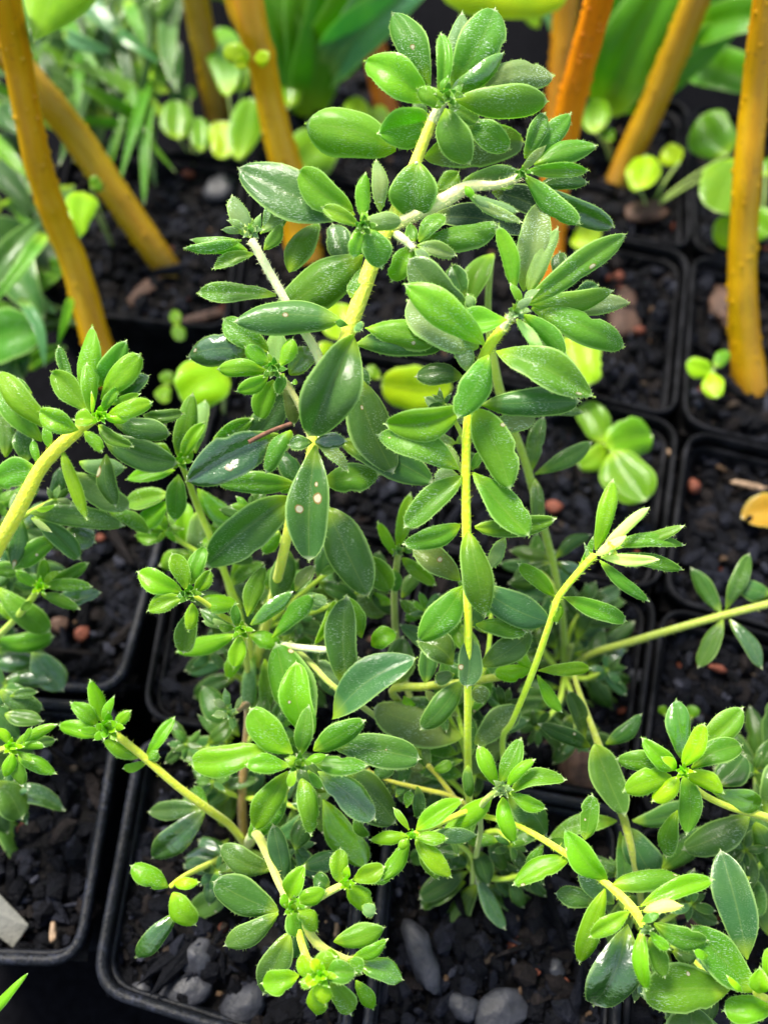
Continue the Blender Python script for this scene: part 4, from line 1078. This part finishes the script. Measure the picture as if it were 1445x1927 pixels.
cane([(412, 225, -.09, 27), (396, 140, .05, 28), (378, 50, .2, 28), (362, -40, .35, 28), (350, -140, .5, 28)], DC, 'shaded brownish yellow cane left of the thick central one')
cane([(578, 500, -.09, 42), (566, 440, -.02, 40), (548, 350, .12, 37), (524, 260, .26, 32), (506, 180, .38, 30), (490, 105, .50, 31), (470, 30, .60, 36), (450, -60, .7, 38), (430, -150, .8, 38)], YC, 'thick central yellow cane with two lime sprouts at its knot', buds=[(470, 112, 420, 92, 40, 'h', .56), (480, 108, 508, 108, 28, 'h', .56), (465, 118, 440, 122, 26, 'h', .55)], knots=[(.62, .10), (.64, .06)])
cane([(470, 60, .54, 20), (452, 30, .58, 24), (438, -30, .66, 26), (420, -120, .8, 26)], (0.74, 0.44, .005), 'short pale branch fused beside the thick central cane at the top edge', bumps=10)
cane([(1032, 560, -.09, 32), (1036, 440, .06, 31), (1046, 340, .22, 31), (1066, 230, .40, 31), (1094, 120, .58, 31), (1124, 10, .75, 31), (1150, -90, .9, 31)], OC, 'bright orange cane right of the top rosette', bumps=110)
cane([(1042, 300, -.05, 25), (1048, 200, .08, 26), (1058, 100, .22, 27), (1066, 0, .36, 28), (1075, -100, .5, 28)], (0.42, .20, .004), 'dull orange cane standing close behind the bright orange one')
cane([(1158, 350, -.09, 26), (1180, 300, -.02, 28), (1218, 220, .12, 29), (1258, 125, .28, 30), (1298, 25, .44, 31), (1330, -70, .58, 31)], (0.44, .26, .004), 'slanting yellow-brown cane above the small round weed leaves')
cane([(1415, 740, -.09, 36), (1404, 670, .0, 34), (1396, 560, .16, 31), (1398, 440, .32, 30), (1406, 320, .48, 30), (1420, 180, .64, 30), (1436, 50, .80, 31), (1455, -80, .95, 31)], YC, 'rightmost yellow cane, upright at the right edge', bumps=110)
cane([(735, 240, -.09, 26), (722, 180, .0, 26), (704, 90, .14, 26), (690, 0, .28, 26), (680, -90, .4, 26)], (0.44, .15, .006), 'reddish brown cane half hidden behind the top rosette')

# ------------------------------------------------------------------ weeds
def weed(label, leaves, foot, tint=(.30, .42, .06)):
    """leaves: (bx, by, tx, ty, w, kind, z, shape, lobes)"""
    f = P(foot[0], foot[1], -.085)
    o = thing('weed_seedling', f, label, 'weed', 'small round-leaved weeds on the soil')
    for (bx, by, tx, ty, wd, kd, zz, shp, lb) in leaves:
        b = P(bx, by, zz)
        mid = (f + b) / 2 + Vector((0, 0, .02))
        tube('petiole', [(f, .006), (mid, .005), (b, .004)], STEM, o, tint, n=4, ns=7)
        leaf(o, b, P(tx, ty, zz + .012), wd, kd, shape=shp, lobes=lb, bend=.04, cup=rl.uniform(-.12, .15), roll=rl.uniform(-.15, .15))
    return o
weed('largest low weed seedling, four yellow-green round leaves right of centre', [
    (1138, 832, 1098, 758, 56, 'j', .06, 'round', 0), (1140, 840, 1090, 878, 44, 'j', .07, 'round', 0),
    (1138, 838, 1228, 818, 78, 'j', .09, 'round', 4), (1150, 850, 1215, 942, 92, 'j', .10, 'round', 0)], (1142, 850))
weed('lobed yellow weed leaf under the pointed right rosette', [(1075, 630, 1100, 722, 100, 'h', .15, 'round', 5)], (1060, 690))
weed('pale yellow weed leaf between the orange cane and the pointed right rosette', [(1095, 420, 1110, 470, 58, 'h', .1, 'round', 0)], (1085, 455))
weed('bright green weed leaf behind the straight stem', [(850, 730, 716, 722, 86, 'h', .20, 'round', 3), (712, 712, 690, 690, 24, 'j', .16, 'round', 0)], (800, 760))
weed('broad lime weed leaf below the wet left leaf', [(430, 700, 338, 748, 96, 'h', .22, 'round', 6)], (420, 790))
weed('yellowish weed leaf glimpsed left of the hairy main stem', [(640, 640, 640, 570, 70, 'h', .24, 'round', 0), (600, 690, 640, 660, 60, 'h', .2, 'round', 0)], (630, 700))
weed('round yellow weed leaf below the highest left oval leaf', [(560, 320, 620, 258, 96, 'j', .10, 'round', 0)], (585, 340))
weed('pair of pale oval leaves at the foot of the rightmost cane', [(1338, 700, 1292, 682, 38, 'h', .05, 'round', 0), (1338, 702, 1348, 746, 40, 'h', .06, 'round', 0), (1345, 690, 1368, 660, 26, 'j', .04, 'round', 0)], (1340, 705))
weed('cluster of four round yellow-green leaves, upper right', [
    (1200, 358, 1212, 290, 62, 'h', .05, 'round', 0), (1278, 305, 1248, 278, 44, 'h', .05, 'round', 0),
    (1370, 290, 1320, 218, 84, 'j', .10, 'round', 0), (1400, 300, 1345, 400, 104, 'j', .16, 'round', 0)], (1215, 400))
weed('weed leaves partly behind the rightmost cane', [(1420, 440, 1340, 430, 56, 'h', .05, 'round', 0), (1400, 400, 1450, 440, 60, 'j', .08, 'round', 0), (1440, 330, 1460, 290, 40, 'j', .05, 'round', 0)], (1425, 450))
weed('round weed leaves between the bright orange and slanting canes', [(1120, 250, 1122, 180, 56, 'j', .06, 'round', 0), (1142, 266, 1146, 240, 26, 'j', .03, 'round', 0)], (1150, 310))
weed('round green weed leaf left of the shaded cane, with smaller leaves', [
    (335, 262, 334, 192, 60, 'j', .08, 'round', 0), (378, 285, 376, 225, 38, 'j', .05, 'round', 0), (357, 190, 356, 162, 22, 'j', .04, 'round', 0)], (365, 310))
weed('weed leaves clustered at the foot of the thick central cane', [
    (420, 298, 412, 232, 56, 'h', .05, 'round', 0), (448, 300, 472, 190, 60, 'j', .09, 'round', 0), (545, 200, 540, 120, 60, 'j', .05, 'round', 0),
    (430, 180, 405, 40, 66, 'j', .12, 'round', 0), (455, 170, 430, 110, 60, 'j', .1, 'round', 0)], (450, 310))
weed('heart-shaped lime weed leaf on the nearest left cane', [(158, 362, 150, 448, 58, 'h', .30, 'heart', 3), (172, 352, 190, 340, 30, 'j', .3, 'round', 0)], (215, 470))
weed('tiny twin-leaf weed on the rim below the leaning cane', [(333, 612, 330, 582, 22, 'j', .06, 'round', 0), (334, 612, 338, 642, 26, 'j', .06, 'round', 0)], (336, 620))
weed('tiny twin-leaf weed left of the broad lime leaf', [(314, 724, 316, 698, 28, 'j', .02, 'round', 0), (312, 726, 308, 758, 30, 'j', .02, 'round', 0)], (318, 735))
weed('weeds glimpsed right of the highest left oval leaf', [(672, 240, 668, 185, 50, 'h', .04, 'round', 0), (712, 240, 712, 195, 44, 'j', .04, 'round', 0)], (690, 250))
weed('tiny green weed right of the dim seedling tips', [(1300, 1350, 1305, 1328, 24, 'j', .0, 'round', 0), (1250, 1345, 1245, 1328, 16, 'j', .0, 'round', 0)], (1290, 1370))

# ------------------------------------------------------------------ strap-leaved plants behind
def blades(name, label, cat, foot, zf, lst, group=None):
    f = P(foot[0], foot[1], zf)
    o = thing(name, f, label, cat, group)
    for (bx, by, bz, tx, ty, tz, wd, kd) in lst:
        leaf(o, P(bx, by, bz), P(tx, ty, tz), wd, kd, shape='blade', bend=rl.uniform(.04, .14), cup=rl.uniform(.1, .5), seg=(18, 6), name='leaf')
    return o
blades('broad_leaved_plant', 'plant with broad glossy strap leaves at the top centre', 'plant', (578, 225), -.08, [
    (590, 150, .0, 720, -160, .6, 110, 'B'), (598, 152, .02, 900, -110, .7, 84, 'p'), (580, 225, -.06, 640, -120, .5, 96, 'B'), (575, 222, -.06, 560, -130, .4, 90, 'B'), (570, 215, -.06, 480, -100, .4, 70, 'B'), (600, 160, .03, 850, -200, .75, 60, 'p')])
blades('broad_leaved_plant', 'plant with broad dark green leaves behind the orange canes', 'plant', (1130, 200), -.08, [
    (1130, 215, -.02, 1300, -120, .5, 120, 'B'), (1140, 190, -.02, 1420, 20, .3, 90, 'B'), (1305, 60, .2, 1500, 30, .4, 70, 'B'), (1120, 190, -.04, 1190, -100, .4, 70, 'B'), (1135, 190, -.05, 1010, -20, .3, 40, 'p'), (1290, 100, .1, 1480, 160, .2, 80, 'B'), (1180, 150, 0, 1440, -60, .3, 90, 'B')])
tl = []
rg = random.Random(3)
for q in range(150):
    bx = rg.uniform(40, 330); by = rg.uniform(30, 250)
    ang = rg.gauss(-1.75, .55) if q % 3 else rg.uniform(.9, 2.2)
    ln_ = rg.uniform(130, 260)
    z0 = rg.uniform(-.07, .10)
    tx, ty = bx + ln_ * math.cos(ang), by + ln_ * math.sin(ang)
    if ty > 330 or (tx > 340 and ty > 40): continue
    tl.append((bx, by, z0, tx, ty, z0 + rg.uniform(.0, .16), rg.uniform(14, 32), rg.choice('bbqdqbq')))
tl += [(120, 60, .25, 205, 96, .25, 30, 'p'), (150, -10, .25, 214, 55, .25, 42, 'p'), (212, 58, .2, 296, 114, .18, 24, 'p'), (282, 170, .05, 268, 378, .05, 25, 'g'),
       (290, 240, .0, 292, 350, .0, 18, 'd'), (330, 20, .1, 335, 185, .08, 36, 'd'), (288, 170, .05, 184, 285, .0, 14, 'd'), (240, 0, .2, 300, 110, .15, 24, 'g'), (255, 120, .02, 190, 270, .02, 22, 'd'), (150, 140, .05, 130, 210, .05, 46, 's')]
blades('strap_leaved_plant', 'dense plant of thin arching strap leaves in the upper left', 'plant', (230, 170), -.08, tl)
rg2 = random.Random(9)
l2 = []
for q in range(26):
    bx = rg2.uniform(-60, 80); by = rg2.uniform(160, 760)
    a2 = rg2.uniform(0, 6.28)
    l2.append((bx, by, -.06, bx + 100 * math.cos(a2) - 10, by + 80 * math.sin(a2), rg2.uniform(-.05, .08), rg2.uniform(26, 50), rg2.choice('bbdq')))
l2 += [(-40, 560, .1, 85, 400, .15, 40, 'd'), (85, 440, .2, -10, 562, .2, 26, 'g'), (20, 470, .05, 70, 590, .1, 80, 'd'), (-20, 480, .12, 60, 420, .1, 90, 'b'), (-30, 640, .1, 80, 620, .12, 100, 'g'), (40, 560, .15, 85, 690, .1, 24, 'p'),
      (-20, 300, .1, 60, 400, .1, 60, 'b'), (-20, 255, .3, 55, 335, .3, 30, 'j'), (40, 380, .0, 75, 300, .0, 30, 'd'), (135, 560, .2, 112, 650, .15, 18, 'j'), (30, 540, .05, 115, 520, .05, 40, 'g'), (40, 545, .08, 110, 590, .05, 26, 's'), (-20, 720, .0, 60, 640, .05, 80, 'b'), (10, 680, .0, 70, 760, .0, 50, 'b'),
      (130, 350, -.02, 115, 440, .0, 40, 'b'), (-20, 200, .05, 40, 260, .05, 50, 'b'), (100, 520, .0, 90, 440, .0, 60, 'b'), (110, 470, .0, 60, 360, .0, 34, 'd')]
blades('curled_leaf_plant', 'plant with curled green leaves along the left edge behind the nearest cane', 'plant', (30, 560), -.08, l2)
rg3 = random.Random(21)
for lab_, x0_, x1_, y0_, y1_ in (('plant with mid green blades filling the top edge between the top rosette and left canes', 330, 700, -260, 20), ('plant with dark blades filling the shaded top edge on the right', 960, 1500, -260, 60)):
    l3 = []
    for q in range(46):
        bx = rg3.uniform(x0_, x1_); by = rg3.uniform(y0_, y1_); a2 = rg3.gauss(-1.6, .7)
        l3.append((bx, by, -.08, bx + 190 * math.cos(a2), by + 190 * math.sin(a2), rg3.uniform(.0, .2), rg3.uniform(24, 60), rg3.choice('bbBdb')))
    blades('strap_leaved_plant', lab_, 'plant', ((x0_ + x1_) / 2, y1_), -.08, l3)
o = thing('hanging_leaf', P(100, -90, .9), 'large bright yellow-green leaf tip hanging in from the top left corner', 'leaf')
leaf(o, P(160, -190, .85), P(58, 110, .85), 150, 'h', shape='spear', bend=.03, cup=-.25, roll=0, name='blade')
o = thing('hanging_leaf', P(955, -60, .6), 'flat bright yellow leaf cut by the top edge beside the top rosette', 'leaf')
leaf(o, P(820, -30, .6), P(1075, -22, .6), 100, 'h', shape='round', bend=.02, lobes=6, cup=0, roll=0, name='blade')
o = thing('fallen_leaf', P(1430, 970, -.05), 'fallen orange-yellow leaf lying at the right edge', 'fallen leaf')
q = leaf(o, P(1500, 960, .0), P(1398, 972, .0), 64, 'h', shape='round', bend=.02, lobes=3, roll=.3, name='blade')
q['tint'] = [.50, .28, .02]
o = thing('grass_blade', P(-30, 1930, .0), 'single lime grass blade poking in at the lower left corner', 'grass blade')
leaf(o, P(-30, 1920, .2), P(50, 1832, .22), 20, 'y', shape='blade', name='blade', bend=.03)
# dried edge on the dark leaf under the small left rosette
pts = [(P(x_, y_, .885), .0045) for x_, y_ in ((468, 832), (490, 820), (515, 808), (548, 797))]
o = link('dried_edge', None, None, pts[0][0]); bpy.data.objects.remove(o)
q = tube('dried_edge', pts, DRY, None, None, n=4, ns=6, lumps=.5)
tag(q, 'thin brown dried edge of the dark leaf left of the main stem', 'dried_edge')
